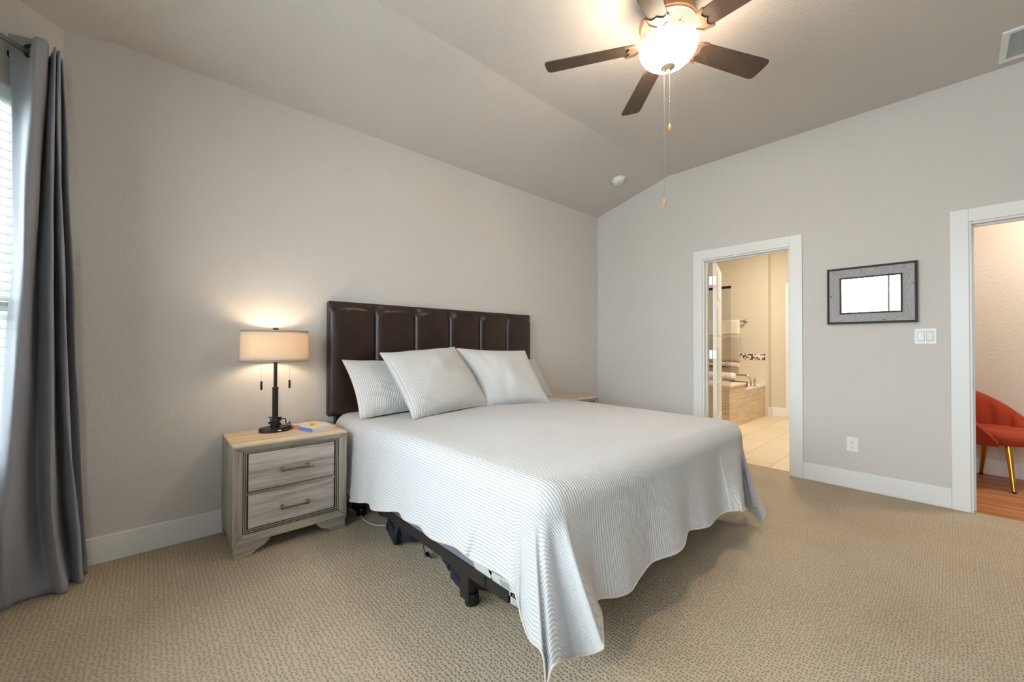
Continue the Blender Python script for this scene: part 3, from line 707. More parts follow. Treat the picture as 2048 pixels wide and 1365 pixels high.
lt = cardp('law_tag', M['label'], bs, [(-3.2085, -1.905, .2235), (-3.2085, -1.985, .2329), (-3.2085, -1.975, .1888), (-3.2085, -1.905, .182)])
mb = MB()
for k in range(4): mb.box(-3.2105, -3.2092, -1.965, -1.915, .2165-.0085*k, .219-.0085*k)
mb.build('label_print', M['labelprint'], lt)
mt = softbox(-3.225, -1.325, -2.105, -.09, .396, .625, .06).build('mattress', M['mattress'], None, (-2.28, -1.1, .396), smooth='auto', angle=50)
tag(mt, 'white mattress between the grey box spring and the bedspread', 'mattress')

# bedspread: lofted from the mattress edge to the hem
HEM=[(-3.240,-0.080,-3.262,-0.080,0.200,-3.695,-0.080),(-3.240,-0.300,-3.262,-0.300,0.195,-3.700,-0.300),(-3.240,-0.450,-3.264,-0.450,0.188,-3.707,-0.450),(-3.240,-0.495,-3.285,-0.495,0.176,-3.719,-0.495),(-3.240,-0.664,-3.295,-0.664,0.219,-3.676,-0.664),(-3.240,-0.754,-3.275,-0.754,0.237,-3.658,-0.754),(-3.240,-0.896,-3.315,-0.896,0.254,-3.641,-0.896),(-3.240,-1.064,-3.318,-1.064,0.298,-3.597,-1.064),(-3.240,-1.157,-3.290,-1.157,0.316,-3.579,-1.157),(-3.240,-1.234,-3.305,-1.234,0.311,-3.584,-1.234),(-3.240,-1.333,-3.315,-1.333,0.327,-3.568,-1.333),(-3.240,-1.389,-3.300,-1.389,0.325,-3.570,-1.389),(-3.240,-1.455,-3.305,-1.455,0.311,-3.584,-1.455),(-3.240,-1.506,-3.295,-1.506,0.302,-3.593,-1.506),(-3.240,-1.601,-3.295,-1.601,0.321,-3.574,-1.601),(-3.240,-1.689,-3.310,-1.689,0.345,-3.550,-1.689),(-3.240,-1.754,-3.315,-1.754,0.346,-3.549,-1.754),(-3.240,-1.785,-3.300,-1.785,0.330,-3.565,-1.785),(-3.240,-1.891,-3.295,-1.891,0.337,-3.558,-1.891),(-3.240,-1.940,-3.300,-1.971,0.345,-3.550,-1.971),(-3.240,-1.965,-3.302,-2.015,0.334,-3.561,-2.015),(-3.240,-1.985,-3.308,-2.054,0.294,-3.670,-2.054),(-3.240,-2.000,-3.312,-2.072,0.259,-3.680,-2.164),(-3.239,-2.027,-3.322,-2.122,0.219,-3.680,-2.252),(-3.232,-2.050,-3.340,-2.193,0.225,-3.680,-2.384),(-3.226,-2.065,-3.335,-2.205,0.135,-3.680,-2.472),(-3.217,-2.077,-3.329,-2.222,0.193,-3.680,-2.498),(-3.208,-2.088,-3.273,-2.217,0.183,-3.680,-2.560),(-3.195,-2.099,-3.173,-2.187,0.126,-3.592,-2.560),(-3.177,-2.110,-3.181,-2.250,0.174,-3.486,-2.560),(-3.161,-2.116,-3.219,-2.318,0.245,-3.398,-2.560),(-3.147,-2.119,-3.214,-2.323,0.265,-3.328,-2.560),(-3.135,-2.120,-3.100,-2.235,0.260,-3.266,-2.560),(-3.016,-2.120,-3.016,-2.160,0.233,-3.016,-2.542),(-2.910,-2.120,-2.910,-2.175,0.206,-2.910,-2.569),(-2.836,-2.120,-2.836,-2.185,0.201,-2.836,-2.574),(-2.747,-2.120,-2.747,-2.165,0.200,-2.747,-2.575),(-2.614,-2.120,-2.614,-2.145,0.208,-2.614,-2.567),(-2.551,-2.120,-2.551,-2.160,0.215,-2.551,-2.560),(-2.461,-2.120,-2.461,-2.185,0.215,-2.461,-2.560),(-2.365,-2.120,-2.365,-2.180,0.215,-2.365,-2.560),(-2.239,-2.120,-2.239,-2.145,0.233,-2.239,-2.542),(-2.152,-2.120,-2.152,-2.165,0.226,-2.152,-2.549),(-2.066,-2.120,-2.066,-2.180,0.220,-2.066,-2.555),(-1.873,-2.120,-1.873,-2.150,0.204,-1.873,-2.571),(-1.791,-2.120,-1.791,-2.165,0.211,-1.791,-2.564),(-1.762,-2.120,-1.762,-2.210,0.221,-1.762,-2.554),(-1.500,-2.120,-1.736,-2.235,0.223,-1.736,-2.552),(-1.450,-2.120,-1.177,-2.070,0.066,-1.440,-2.570),(-1.378,-2.112,-1.329,-2.153,0.117,-1.090,-2.560),(-1.342,-2.088,-1.309,-2.218,0.112,-0.870,-2.560),(-1.329,-2.072,-1.340,-2.221,0.049,-0.870,-2.454),(-1.322,-2.060,-1.313,-2.165,0.039,-0.870,-2.384),(-1.310,-1.980,-1.250,-1.980,0.160,-0.820,-2.000),(-1.310,-1.600,-1.265,-1.600,0.200,-0.855,-1.600),(-1.310,-1.200,-1.250,-1.200,0.210,-0.865,-1.200),(-1.310,-0.600,-1.262,-0.600,0.200,-0.855,-0.600),(-1.310,-0.080,-1.270,-0.080,0.200,-0.855,-0.080)]
hem = spline(HEM, 7); nh = len(hem)
TOPZ, RR = .662, .10
def outward(e):
    ex, ey = e
    n = Vector((0, 0, 0))
    if ey > -2.01: n = Vector((-1 if ex < -2.28 else 1, 0, 0))
    elif -3.13 < ex < -1.42: n = Vector((0, -1, 0))
    else:
        c = Vector((-3.13 if ex < -2.28 else -1.42, -2.01, 0)); n = (Vector((ex, ey, 0))-c); n = n.normalized() if n.length > 1e-4 else Vector((0, -1, 0))
    return n
rows = []; uvs = []
def dome(x, y):
    u_ = min(1, abs((x+2.275)/.855)); v_ = min(1, max(0, (-.95-y)/1.06))
    g = (1-u_**3)**2*(1-v_**3)**2
    return TOPZ+g*(.016+.006*math.sin(x*5+1)*math.sin(y*4.3)+.003*math.sin(x*11+y*7))
NT = 16
for k in range(NT):              # the top, from the middle line out to the edge
    q = k/NT; r_ = []; uvr = []
    for h_ in hem:
        ex, ey = h_[0], h_[1]; n = outward((ex, ey)); e2 = Vector((ex, ey, 0))-n*RR
        p = Vector((-2.275, max(e2.y, -1.15), 0)).lerp(e2, q); r_.append((p.x, p.y, dome(p.x, p.y))); uvr.append((p.x, p.y))
    rows.append(r_); uvs.append(uvr)
for k in range(0, 7):            # rolled edge
    a = math.radians(90*k/6*.94); r_ = []; uvr = []
    for h_ in hem:
        ex, ey = h_[0], h_[1]; n = outward((ex, ey)); e2 = Vector((ex, ey, 0))-n*RR
        zt = dome(e2.x, e2.y); p = e2+n*(RR*math.sin(a)); r_.append((p.x, p.y, zt-RR*(1-math.cos(a))))
        uv_ = e2+n*(RR*a); uvr.append((uv_.x, uv_.y))
    rows.append(r_); uvs.append(uvr)
base = rows[-1]; ubase = uvs[-1]
NS = 26
for k in range(1, NS+1):
    v = k/NS; r_ = []; uvr = []
    for i, h_ in enumerate(hem):
        b0 = base[i]; vx = v**1.35
        x = b0[0]+(h_[2]-b0[0])*vx; y = b0[1]+(h_[3]-b0[1])*vx; z = b0[2]+(h_[4]-b0[2])*v
        r_.append((x, y, z)); uvr.append((ubase[i][0]+(h_[5]-ubase[i][0])*v, ubase[i][1]+(h_[6]-ubase[i][1])*v))
    rows.append(r_); uvs.append(uvr)
mb = MB().grid(rows, uv=uvs)
bsp = mb.build('bedspread', M['quilt'], None, (-2.28, -1.1, TOPZ), smooth=True, merge=.00005)
tag(bsp, 'white corded quilted bedspread draped over the king bed to near the floor', 'bedspread')
hl = [Vector((h_[2], h_[3], max(h_[4], .004))) for h_ in hem]
MB().tube(hl, .0035, 6).build('hem_edging', M['piping'], bsp, smooth=True)

# pillows
from mathutils import noise as mnoise
def pillow(name, label, cat, bl, br, tl, tr, th, group=None, pinch=.06, ears=.03, seed=0, rep=None):
    bl, br, tl, tr = [Vector(p) for p in (bl, br, tl, tr)]
    nrm = (br-bl).cross(tl-bl).normalized()
    W_ = ((br-bl).length+(tr-tl).length)/2; H_ = ((tl-bl).length+(tr-br).length)/2; n = 34
    mb = MB(); front = []; back = []; uf = []
    def pos(u, v, side):
        cu, cv = 2*u-1, 2*v-1
        # concave sides, pointed corners
        su = cu*(1-pinch*(1-cv*cv)); sv = cv*(1-pinch*(1-cu*cu))
        uu, vv = (su+1)/2, (sv+1)/2
        p = bl*(1-uu)*(1-vv)+br*uu*(1-vv)+tl*(1-uu)*vv+tr*uu*vv
        f = max(0, (1-abs(cu)**2.2)*(1-abs(cv)**2.2))**.55
        w = mnoise.noise(Vector((u*3.2+seed, v*3.2, seed*1.7)))*.022+mnoise.noise(Vector((u*7+seed, v*7, 3+seed)))*.010
        return p+nrm*(side*th/2*f+w*(f if side else 0)*(1 if side > 0 else .4)+.004*side)
    for i in range(n+1):
        front.append([pos(j/n, i/n, 1) for j in range(n+1)]); back.append([pos(j/n, i/n, -1) for j in range(n+1)]); uf.append([(j/n*W_, i/n*H_) for j in range(n+1)])
    mb.grid(front, uv=uf); mb.grid([r[::-1] for r in back], uv=[r[::-1] for r in uf])
    loc = (bl+br)/2
    o = mb.build(name, M['sham'], None, loc, smooth=True)
    tag(o, label, cat, group)
    rim = [pos(j/n, 0, 0) for j in range(n)]+[pos(1, j/n, 0) for j in range(n)]+[pos(1-j/n, 1, 0) for j in range(n)]+[pos(0, 1-j/n, 0) for j in range(n)]
    MB().tube(rim, .004, 6, closed=True).build('piping', M['piping'], o, smooth=True)
    return o
ZB = .672
pillow('pillow', 'white ribbed bed pillow against the headboard nearest the lamp', 'pillow', (-3.20, -.435, ZB), (-2.42, -.43, ZB+.01), (-3.225, -.175, 1.045), (-2.44, -.19, 1.02), .21, 'bed pillows', seed=1)
pillow('pillow', 'white ribbed bed pillow at the far right end of the headboard, mostly hidden', 'pillow', (-2.20, -.43, ZB), (-1.375, -.475, ZB), (-2.16, -.18, 1.02), (-1.345, -.20, 1.01), .20, 'bed pillows', seed=2)
pillow('square_pillow', 'square white ribbed pillow in front, leaning over the pillow by the lamp', 'pillow', (-2.955, -.69, ZB), (-2.205, -.545, ZB+.005), (-3.04, -.37, 1.095), (-2.40, -.33, 1.135), .24, 'square front pillows', pinch=.05, seed=3)
pillow('square_pillow', 'square white pillow leaning to the right, with its corner on the far bedspread', 'pillow', (-2.235, -.555, ZB), (-1.715, -.75, ZB), (-2.385, -.335, 1.125), (-1.735, -.46, 1.10), .23, 'square front pillows', pinch=.05, seed=4)

# ------------------------------------------------------------------ nightstands
def nightstand(label, group, first=True):
    x0, x1, yf, yb, zt, zb = -3.885, -3.287, -.445, -.02, .607, .072
    t = thing('nightstand', label, 'nightstand', ((x0+x1)/2, (yf+yb)/2, 0), group)
    mb = MB(); mb.box(x0, x0+.02, yf+.012, yb, zb, zt-.012); mb.box(x1-.02, x1, yf+.012, yb, zb, zt-.012); mb.box(x0+.02, x1-.02, yb-.012, yb, zb, zt-.012); mb.box(x0+.02, x1-.02, yf+.05, yb-.012, zb, zb+.015)
    mb.build('case', M['wood_frame'], t, bevel=.002)
    MB().box(x0, x1, yf, yb, zt-.012, zt).build('top', M['wood_lamplit'], t, bevel=.002)
    prof = [(0, .012, 0), (0, .001, 0), (.004, 0, 0), (.008, .001, 0), (.046, .009, 0), (.0465, .014, 1), (.0495, .014, 1), (.050, .010, 0), (.0555, .011, 0), (.056, .016, 1), (.059, .016, 1), (.0595, .013, 0), (.065, .014, 0), (.0655, .022, 1), (.070, .024, 1)]
    zf = zt-.0125
    for side in range(4):
        rows = []
        for ins, dep, g in prof:
            c = [(x0+ins, yf+dep, zb+ins), (x1-ins, yf+dep, zb+ins), (x1-ins, yf+dep, zf-ins*.62), (x0+ins, yf+dep, zf-ins*.62)]
            rows.append([c[side], c[(side+1) % 4]])
        tgt = MB(); tgt.v = [Vector(p) for r in rows for p in r]
        for i in range(len(rows)-1): tgt.face((2*i, 2*i+1, 2*i+3, 2*i+2), 1 if (prof[i][2] and prof[i+1][2]) or prof[i+1][2] != prof[i][2] else 0)
        tgt.build('frame_moulding', [M['wood_frame'] if side in (1, 3) else M['wood_framex'], M['glaze']], t)
    for xx, s in ((x0, 1), (x1, -1)):        # mitre lines in the corners
        for zz, q in ((zb, 1), (zf, -1)):
            k = .62 if q < 0 else 1
            MB().tube([(xx+s*.006, yf+.0005, zz+q*.006*k), (xx+s*.046, yf+.0085, zz+q*.046*k)], .0012, 4).build('mitre_line', M['glaze'], t)
    MB().box(x0+.068, x1-.068, yf+.016, yf+.03, .324, .340).build('drawer_divider', M['wood_framex'], t)
    MB().box(x0+.06, x1-.06, yf+.028, yf+.034, .13, .565).build('case_back', M['glaze'], t)
    for za, zb_ in ((.343, .549), (.141, .322)):
        d = MB().box(x0+.073, x1-.073, yf+.012, yf+.028, za, zb_).build('drawer', M['wood_x'], t, bevel=.0025)
        zc = (za+zb_)/2-.008; xc = (x0+x1)/2+.003
        hx = [xc-.074+.148*i/12 for i in range(13)]
        hh_ = [.0075+.0045*abs((x-xc)/.074)**2.5 for x in hx]; hy = [yf-.021+.004*((x-xc)/.074)**2 for x in hx]
        rows = [[(x, y, zc-h), (x, y-.004, zc-h*.5), (x, y-.004, zc+h*.5), (x, y, zc+h), (x, y+.004, zc+h*.5), (x, y+.004, zc-h*.5)] for x, y, h in zip(hx, hy, hh_)]
        mb = MB(); mb.grid(rows, closed=True); mb.face(range(6)); mb.face(range(72, 78))
        for s in (-1, 1): mb.obox((xc+s*.066, yf-.003, zc), (1, 0, 0), (0, 1, 0), (0, 0, 1), .007, .0145, .009)
        mb.build('handle', M['pewter'], d, smooth='auto')
    zl = zb
    for xx, s in ((x0, 1), (x1, -1)):
        mb = MB()
        def br(pts, y0, dy): mb.prism([(xx+s*(px_), y0, pz) for px_, pz in pts], (0, dy, 0))
        br([(.002, zl), (.002, .058), (.176, .058), (.172, zl)], yf+.002, .03)
        br([(.008, .058), (.008, .022), (.115, .022), (.150, .036), (.170, .058)], yf+.006, .026)
        br([(.004, .022), (.004, .012), (.100, .012), (.112, .022)], yf+.003, .028)
        br([(.006, .012), (.006, 0), (.09, 0), (.096, .012)], yf+.001, .03)
        mb.prism([(xx+s*.004, yf+.03, zl), (xx+s*.004, yf+.03, 0), (xx+s*.004, yf+.10, 0), (xx+s*.004, yf+.14, .04), (xx+s*.004, yf+.15, zl)], (s*.025, 0, 0))
        mb.build('foot', M['wood_framex'], t, bevel=.0015)
        mb = MB(); mb.prism([(xx+s*.004, yb-.004, zl), (xx+s*.004, yb-.004, 0), (xx+s*.004, yb-.06, 0), (xx+s*.004, yb-.09, .04), (xx+s*.004, yb-.10, zl)], (s*.025, 0, 0))
        mb.build('foot', M['wood_framex'], t, bevel=.0015)
    return t
def copy_tree(o, parent=None):
    c = o.copy(); COL.objects.link(c)
    if parent: c.parent = parent
    for ch_ in [x for x in bpy.data.objects if x.parent == o]: copy_tree(ch_, c)
    return c
ns = nightstand('whitewashed two-drawer nightstand under the lit lamp', 'nightstands beside the bed')
n2 = copy_tree(ns); n2.location.x += 2.632; n2.location.y -= .035
n2['label'] = 'whitewashed nightstand in the far corner, only its bare top corner showing past the bed'

# lamp
LX, LY, LZ = -3.628, -.15, .607
t = thing('table_lamp', 'lit bronze table lamp with oval oatmeal linen shade on the nightstand', 'lamp', (LX, LY, LZ))
E_ = dict(sx=1.0, sy=.72)
mb = MB(); mb.lathe((LX, LY, LZ), [(.084, 0), (.088, .003), (.088, .022), (.085, .026), (.02, .027)], 40, sx=1, sy=.72); bb = mb.build('base', M['bronze'], t, smooth='auto')
for dx in (.012, .05): MB().box(LX+dx-.009, LX+dx+.009, LY-.0655+.004*(dx > .03), LY-.055, LZ+.009, LZ+.015).build('usb_port', M['plastic_grey'] if dx > .03 else M['plastic_white'], bb)
MB().lathe((LX, LY, LZ), [(.026, .026), (.026, .07), (.022, .074), (.0165, .08), (.0165, .268), (.0185, .270), (.0185, .276), (.010, .278)], 20).build('lower_pole', M['bronze'], t, smooth='auto')
MB().lathe((LX, LY, LZ), [(.0105, .27), (.0105, .46)], 16).build('upper_pole', M['bronze'], t, smooth='auto')
mb = MB(); mb.tube([(LX-.075, LY, LZ+.46), (LX+.075, LY, LZ+.46)], .009, 10)
for s in (-1, 1): mb.lathe((LX+s*.07, LY, LZ+.455), [(.016, 0), (.02, .02), (.02, .055)], 14)
mb.build('socket_bar', M['bronze'], t, smooth='auto')
RX, RY, SZ0, SZ1 = .190, .124, 1.047, 1.240
mb = MB(); n = 64
def oval(k, z, rx, ry): return [(LX+rx*math.cos(2*math.pi*i/n), LY+ry*math.sin(2*math.pi*i/n), z) for i in range(n)]
mb.grid([oval(0, SZ0+(SZ1-SZ0)*i/6, RX-.004*i/6, RY-.003*i/6) for i in range(7)], closed=True)
sh = mb.build('lamp_shade', M['linen'], t, smooth=True, solid=.0015)
for z, k in ((SZ0+.004, 0), (SZ1-.004, 1)):
    mb = MB(); mb.grid([oval(0, z-.006, RX+.0015-.004*k, RY+.0015-.003*k), oval(0, z+.006, RX+.0015-.004*k, RY+.0015-.003*k)], closed=True); mb.build('shade_binding', M['shade_trim'], sh, smooth=True, solid=.002)
mb = MB(); mb.tube([(LX-RX+.006, LY, SZ1-.02), (LX+RX-.006, LY, SZ1-.02)], .002, 6); mb.tube([(LX, LY-RY+.006, SZ1-.02), (LX, LY+RY-.006, SZ1-.02)], .002, 6); mb.tube([(LX, LY, SZ0+.02), (LX, LY, SZ1+.002)], .004, 8); mb.build('shade_spider', M['bronze'], sh, smooth='auto')
MB().lathe((LX, LY, SZ1-.002), [(.006, 0), (.016, .004), (.016, .016), (.012, .02)], 16).build('finial', M['bronze'], t, smooth='auto')
for s in (-1, 1):
    ch_ = MB().tube([(LX+s*.078, LY-.01, LZ+.46), (LX+s*.078, LY-.01, .925)], .0012, 5).build('pull_chain', M['chain'], t)
    MB().lathe((LX+s*.078, LY-.01, .872), [(.005, 0), (.0065, .004), (.0065, .048), (.004, .054)], 10).build('pull_bar', M['bronze'], ch_, smooth='auto')
pts = []
for i in range(64):
    a = i*.52; pts.append((LX+(.030+.006*math.sin(i*1.3))*math.cos(a), LY+(.030+.006*math.cos(i*.9))*math.sin(a), LZ+.042+.0007*i+.012*math.sin(i*.37)))
pts += [(LX+.05, LY-.03, LZ+.075), (LX+.055, LY-.02, LZ+.05), (LX+.075, LY+.01, LZ+.032), (LX+.088, LY+.02, LZ+.045), (LX+.092, LY+.03, LZ+.02), (LX+.085, LY+.05, LZ+.004), (LX+.06, LY+.10, LZ+.004), (LX+.02, -.025, LZ+.004)]
MB().tube(spline(pts, 3), .0032, 6).build('power_cord', M['black_plastic'], t, smooth=True)

# book
A_, B_, C_ = Vector((-3.529, -.127, 0)), Vector((-3.463, -.353, 0)), Vector((-3.312, -.298, 0))
bx = (B_-A_).normalized(); by = Vector((-bx.y, bx.x, 0)); cen = (A_+C_)/2; cen.x -= .004; cen.y -= .01; hl_, hw_ = (B_-A_).length/2, .082
t = thing('book', 'paperback book with colourful cover lying on the nightstand beside the lamp', 'book', (cen.x, cen.y, .607))
MB().obox(cen+by*.0015+ZU*.6195, bx, by, ZU, hl_-.003, hw_-.003, .0105).build('pages', M['pages'], t)
mb = MB(); mb.obox(cen+ZU*.631, bx, by, ZU, hl_, hw_, .0008); mb.obox(cen+ZU*.608, bx, by, ZU, hl_, hw_, .0008); mb.build('cover', M['cover'], t)
MB().obox(cen-by*(hw_+.0006)+ZU*.6195, bx, by, ZU, hl_, .0008, .0122).build('spine', M['spine'], t)

# ------------------------------------------------------------------ under the bed
def bag(name, label, c, ax, size, parts):
    """soft bag: squashed superellipsoid, with straps"""
    c = Vector(c); ax = Vector(ax).normalized(); ay = Vector((-ax.y, ax.x, 0)); n = 28; mb = MB(); rows = []
    for i in range(15):
        ph = -math.pi/2+math.pi*i/14; row = []
        for j in range(n):
            th = 2*math.pi*j/n
            f = lambda v, p: math.copysign(abs(v)**p, v)
            x = f(math.cos(ph), .45)*f(math.cos(th), .5); y = f(math.cos(ph), .45)*f(math.sin(th), .5); z = f(math.sin(ph), .6)
            w = 1+.10*mnoise.noise(Vector((x*2+c.y*5, y*2, z*2)))
            row.append(c+ax*(x*size[0]*w)+ay*(y*size[1]*w)+ZU*max(-size[2], z*size[2]*w))
        rows.append(row)
    t = thing(name, label, 'bag', (c.x, c.y, 0))
    mb.grid(rows, closed=True); mb.build('bag_body', M['navy'], t, smooth=True)
    for kind, pts, w in parts:
        pts = [c+ax*p[0]+ay*p[1]+ZU*(p[2]-c.z) for p in pts]
        if kind == 'strap': MB().tube(spline([tuple(p) for p in pts], 5), w, 6, flat=.003).build('strap', M['strap'], t, smooth=True)
        elif kind == 'pocket':
            MB().obox(pts[0], ax, ay, ZU, w[0], w[1], w[2]).build('pocket', M['navy'], t, bevel=.012, seg=3)
        else: MB().obox(pts[0], ax, ay, ZU, .016, .012, .006).build('buckle', M['black_plastic'], t, bevel=.003)
    return t
bag('travel_bag', 'navy nylon bag with side pocket under the bed near the nightstand', (-2.985, -.74, .065), (-.25, -1, 0), (.24, .14, .065),
    [('pocket', [(.10, -.135, .045)], (.09, .022, .038)), ('strap', [(-.20, -.12, .02), (-.19, -.165, .05), (-.15, -.16, .10), (-.05, -.13, .125)], .012),
     ('strap', [(.0, -.15, .02), (.02, -.155, .06), (.03, -.13, .12)], .012), ('strap', [(.20, -.148, .02), (.205, -.15, .07), (.18, -.13, .12)], .010), ('buckle', [(-.185, -.165, .06)], 0)])
bag('backpack', 'black backpack with loose buckled straps under the bed near the foot', (-2.95, -1.37, .07), (-.15, -1, 0), (.25, .15, .07),
    [('pocket', [(.10, -.14, .05)], (.085, .03, .045)), ('strap', [(-.20, -.10, .12), (-.24, -.16, .12), (-.26, -.19, .085), (-.245, -.2, .05), (-.22, -.19, .02), (-.20, -.17, .012)], .010),
     ('strap', [(-.22, -.15, .13), (-.28, -.20, .11), (-.33, -.23, .10)], .009), ('buckle', [(-.222, -.19, .025)], 0),
     ('strap', [(-.02, -.15, .02), (-.01, -.165, .07), (.0, -.13, .13)], .014), ('strap', [(.19, -.155, .03), (.15, -.17, .05), (.02, -.16, .06)], .012)])
tag(MB().tube(spline([(-3.20, -.06, .006), (-3.175, -.202, .006), (-3.150, -.281, .006), (-3.166, -.403, .006), (-3.162, -.497, .006), (-3.134, -.572, .006), (-3.08, -.63, .01)], 6), .0028, 6).build('charging_cable', M['white_cable'], None, (-3.15, -.35, .003), smooth=True),
    'thin white cable lying on the carpet under the head of the bed', 'cable')

# ------------------------------------------------------------------ ceiling fan
fx, fy = FANC
t = thing('ceiling_fan', 'five-blade ceiling fan with bronze housing and lit frosted glass bowl', 'ceiling fan', (fx, fy, 3.02))
MB().lathe((fx, fy, 0), [(.105, 3.02), (.118, 3.0), (.122, 2.965), (.118, 2.945), (.126, 2.925), (.142, 2.895), (.147, 2.88), (.147, 2.868), (.141, 2.862), (.06, 2.862)], 56).build('motor_housing', M['fan_metal'], t, smooth='auto', angle=30)
mb = MB()
for k in range(44):
    a = 2*math.pi*k/44; d = Vector((math.cos(a), math.sin(a), 0)); mb.obox(Vector((fx, fy, 2.859))+d*.106, d, d.cross(ZU), ZU, .024, .0042, .004)
mb.lathe((fx, fy, 0), [(.141, 2.864), (.139, 2.855), (.131, 2.854), (.130, 2.862)], 56, cap=False); mb.lathe((fx, fy, 0), [(.084, 2.862), (.082, 2.852), (.06, 2.850)], 48, cap=False)
mb.build('vent_ring', M['fan_metal'], t, smooth='auto', angle=30)
MB().lathe((fx, fy, 0), [(.068, 2.862), (.072, 2.848), (.062, 2.828), (.058, 2.80), (.064, 2.79), (.064, 2.775), (.05, 2.765), (.05, 2.745)], 36).build('switch_housing', M['fan_metal'], t, smooth='auto', angle=30)
bp = []
for k in range(13):
    a = math.pi/2*k/12; bp.append((.148*math.cos(a)+.0005, 2.758-.116*math.sin(a)))
mb = MB(); mb.lathe((fx, fy, 0), [(.146, 2.768)]+bp, 56, cap=False); bw = mb.build('glass_bowl', M['bowl'], t, smooth=True, solid=.003)
MB().lathe((fx, fy, 0), [(.004, 2.75), (.004, 2.645), (.036, 2.650), (.036, 2.640), (.022, 2.632), (.008, 2.630), (.010, 2.622), (.004, 2.615)], 24).build('finial', M['finial'], t, smooth='auto', angle=30)
iron_pts = [(.108, .012), (.135, .014), (.150, .030), (.166, .050), (.19, .060), (.222, .064), (.228, .056), (.208, .044), (.198, .030), (.203, .014), (.213, 0)]
TILT = math.radians(12)
for k in range(5):
    a = math.radians(48.4+72*k); d = Vector((math.cos(a), math.sin(a), 0)); w = Vector((-math.sin(a), math.cos(a), 0))
    wt = w*math.cos(TILT)-ZU*math.sin(TILT); nt = d.cross(wt)
    c0_ = Vector((fx, fy, 2.775))
    outl = []
    half = [(.165, .0), (.165, .046), (.18, .053), (.40, .060), (.62, .067), (.648, .066), (.660, .058), (.665, .046), (.667, 0)]
    pts = [c0_+d*r+wt*h for r, h in half]+[c0_+d*r-wt*h for r, h in half[::-1][1:-1]]
    mbb = MB().prism([p-nt*.003 for p in pts], nt*.006)
    bl_ = mbb.build('blade', M['fan_blade'], t, bevel=.0015)
    ir = [c0_+d*r+wt*h-nt*.004 for r, h in iron_pts]+[c0_+d*r-wt*h-nt*.004 for r, h in iron_pts[::-1][1:]]
    mb = MB(); mb.prism([p-nt*.004 for p in ir], nt*.004)
    mb.tube(spline([tuple(Vector((fx, fy, 2.846))+d*.062), tuple(Vector((fx, fy, 2.832))+d*.085), tuple(Vector((fx, fy, 2.792))+d*.105), tuple(c0_+d*.14-nt*.006)], 4), .010, 8, flat=.006)
    for s in (-1, 1):
        mb.tube([c0_+d*.14+wt*(s*.012)-nt*.010, c0_+d*.17+wt*(s*.05)-nt*.011, c0_+d*.222+wt*(s*.058)-nt*.010], .005, 6)
    mb.build('blade_iron', M['fan_iron'], bl_, smooth='auto', angle=50)
for dx, dy, z0, z1 in ((.006, -.006, 2.62, 2.339), (-.016, .014, 2.70, 1.937)):
    px_, py_ = fx+dx, fy+dy
    c_ = MB().tube([(px_, py_, z0), (px_, py_, z1)], .0009, 5).build('pull_chain', M['chain'], t)
    MB().lathe((px_, py_, z1-.043), [(.003, 0), (.0075, .006), (.0085, .016), (.006, .032), (.0025, .043)], 12).build('pull_fob', M['fob'], c_, smooth='auto')
    if z1 > 2: MB().lathe((px_, py_, 2.452), [(.002, 0), (.0035, .004), (.002, .009)], 8).build('chain_bead', M['chain'], c_, smooth='auto')

# ------------------------------------------------------------------ ceiling and wall fittings
sn = Vector((0, -.2585, -1)).normalized(); sx_ = Vector((1, 0, 0)); sy_ = sn.cross(sx_)
sc_ = Vector((-.500, -.627, 2.777+.2585*.627))
t = thing('smoke_detector', 'round white smoke detector on the sloped ceiling', 'smoke detector', tuple(sc_))
MB().lathe(sc_, [(.070, 0), (.070, .012), (.064, .016), (.05, .016)], 36, ax=sx_, ay=sy_, az=sn).build('mounting_plate', M['plastic_white'], t, smooth='auto', angle=30)
MB().lathe(sc_, [(.056, .014), (.057, .032), (.050, .042), (.030, .046), (.029, .043), (.022, .043), (.021, .048), (.004, .049)], 36, ax=sx_, ay=sy_, az=sn).build('sensor_cap', M['plastic_white'], t, smooth='auto', angle=30)
MB().lathe(sc_+sy_*.0-sx_*.01, [(.007, .044), (.007, .0505)], 12, ax=sx_, ay=sy_, az=sn).build('test_button', M['plastic_grey'], t, smooth='auto')
t = thing('ceiling_vent', 'white louvred return air grille on the flat ceiling', 'vent', (-.287, -3.44, 3.02))
vx0, vx1, vy0, vy1 = -.480, -.094, -3.66, -3.243
mb = MB(); fw_ = .032
mb.box(vx0, vx0+fw_, vy0, vy1, 3.008, 3.02); mb.box(vx1-fw_, vx1, vy0, vy1, 3.008, 3.02); mb.box(vx0+fw_, vx1-fw_, vy0, vy0+fw_, 3.008, 3.02); mb.box(vx0+fw_, vx1-fw_, vy1-fw_, vy1, 3.008, 3.02)
mb.build('frame', M['plastic_white'], t, bevel=.002)
mb = MB(); k = 0; x = vx0+fw_+.006
while x < vx1-fw_-.004:
    mb.obox((x, (vy0+vy1)/2, 3.013), (0, 1, 0), Vector((.8, 0, .6)), Vector((-.6, 0, .8)), (vy1-vy0)/2-fw_, .007, .0008); x += .0125
mb.build('louvres', M['plastic_white'], t)
MB().box(vx0+fw_, vx1-fw_, vy0+fw_, vy1-fw_, 3.0185, 3.0195).build('filter', M['plastic_grey'], t)

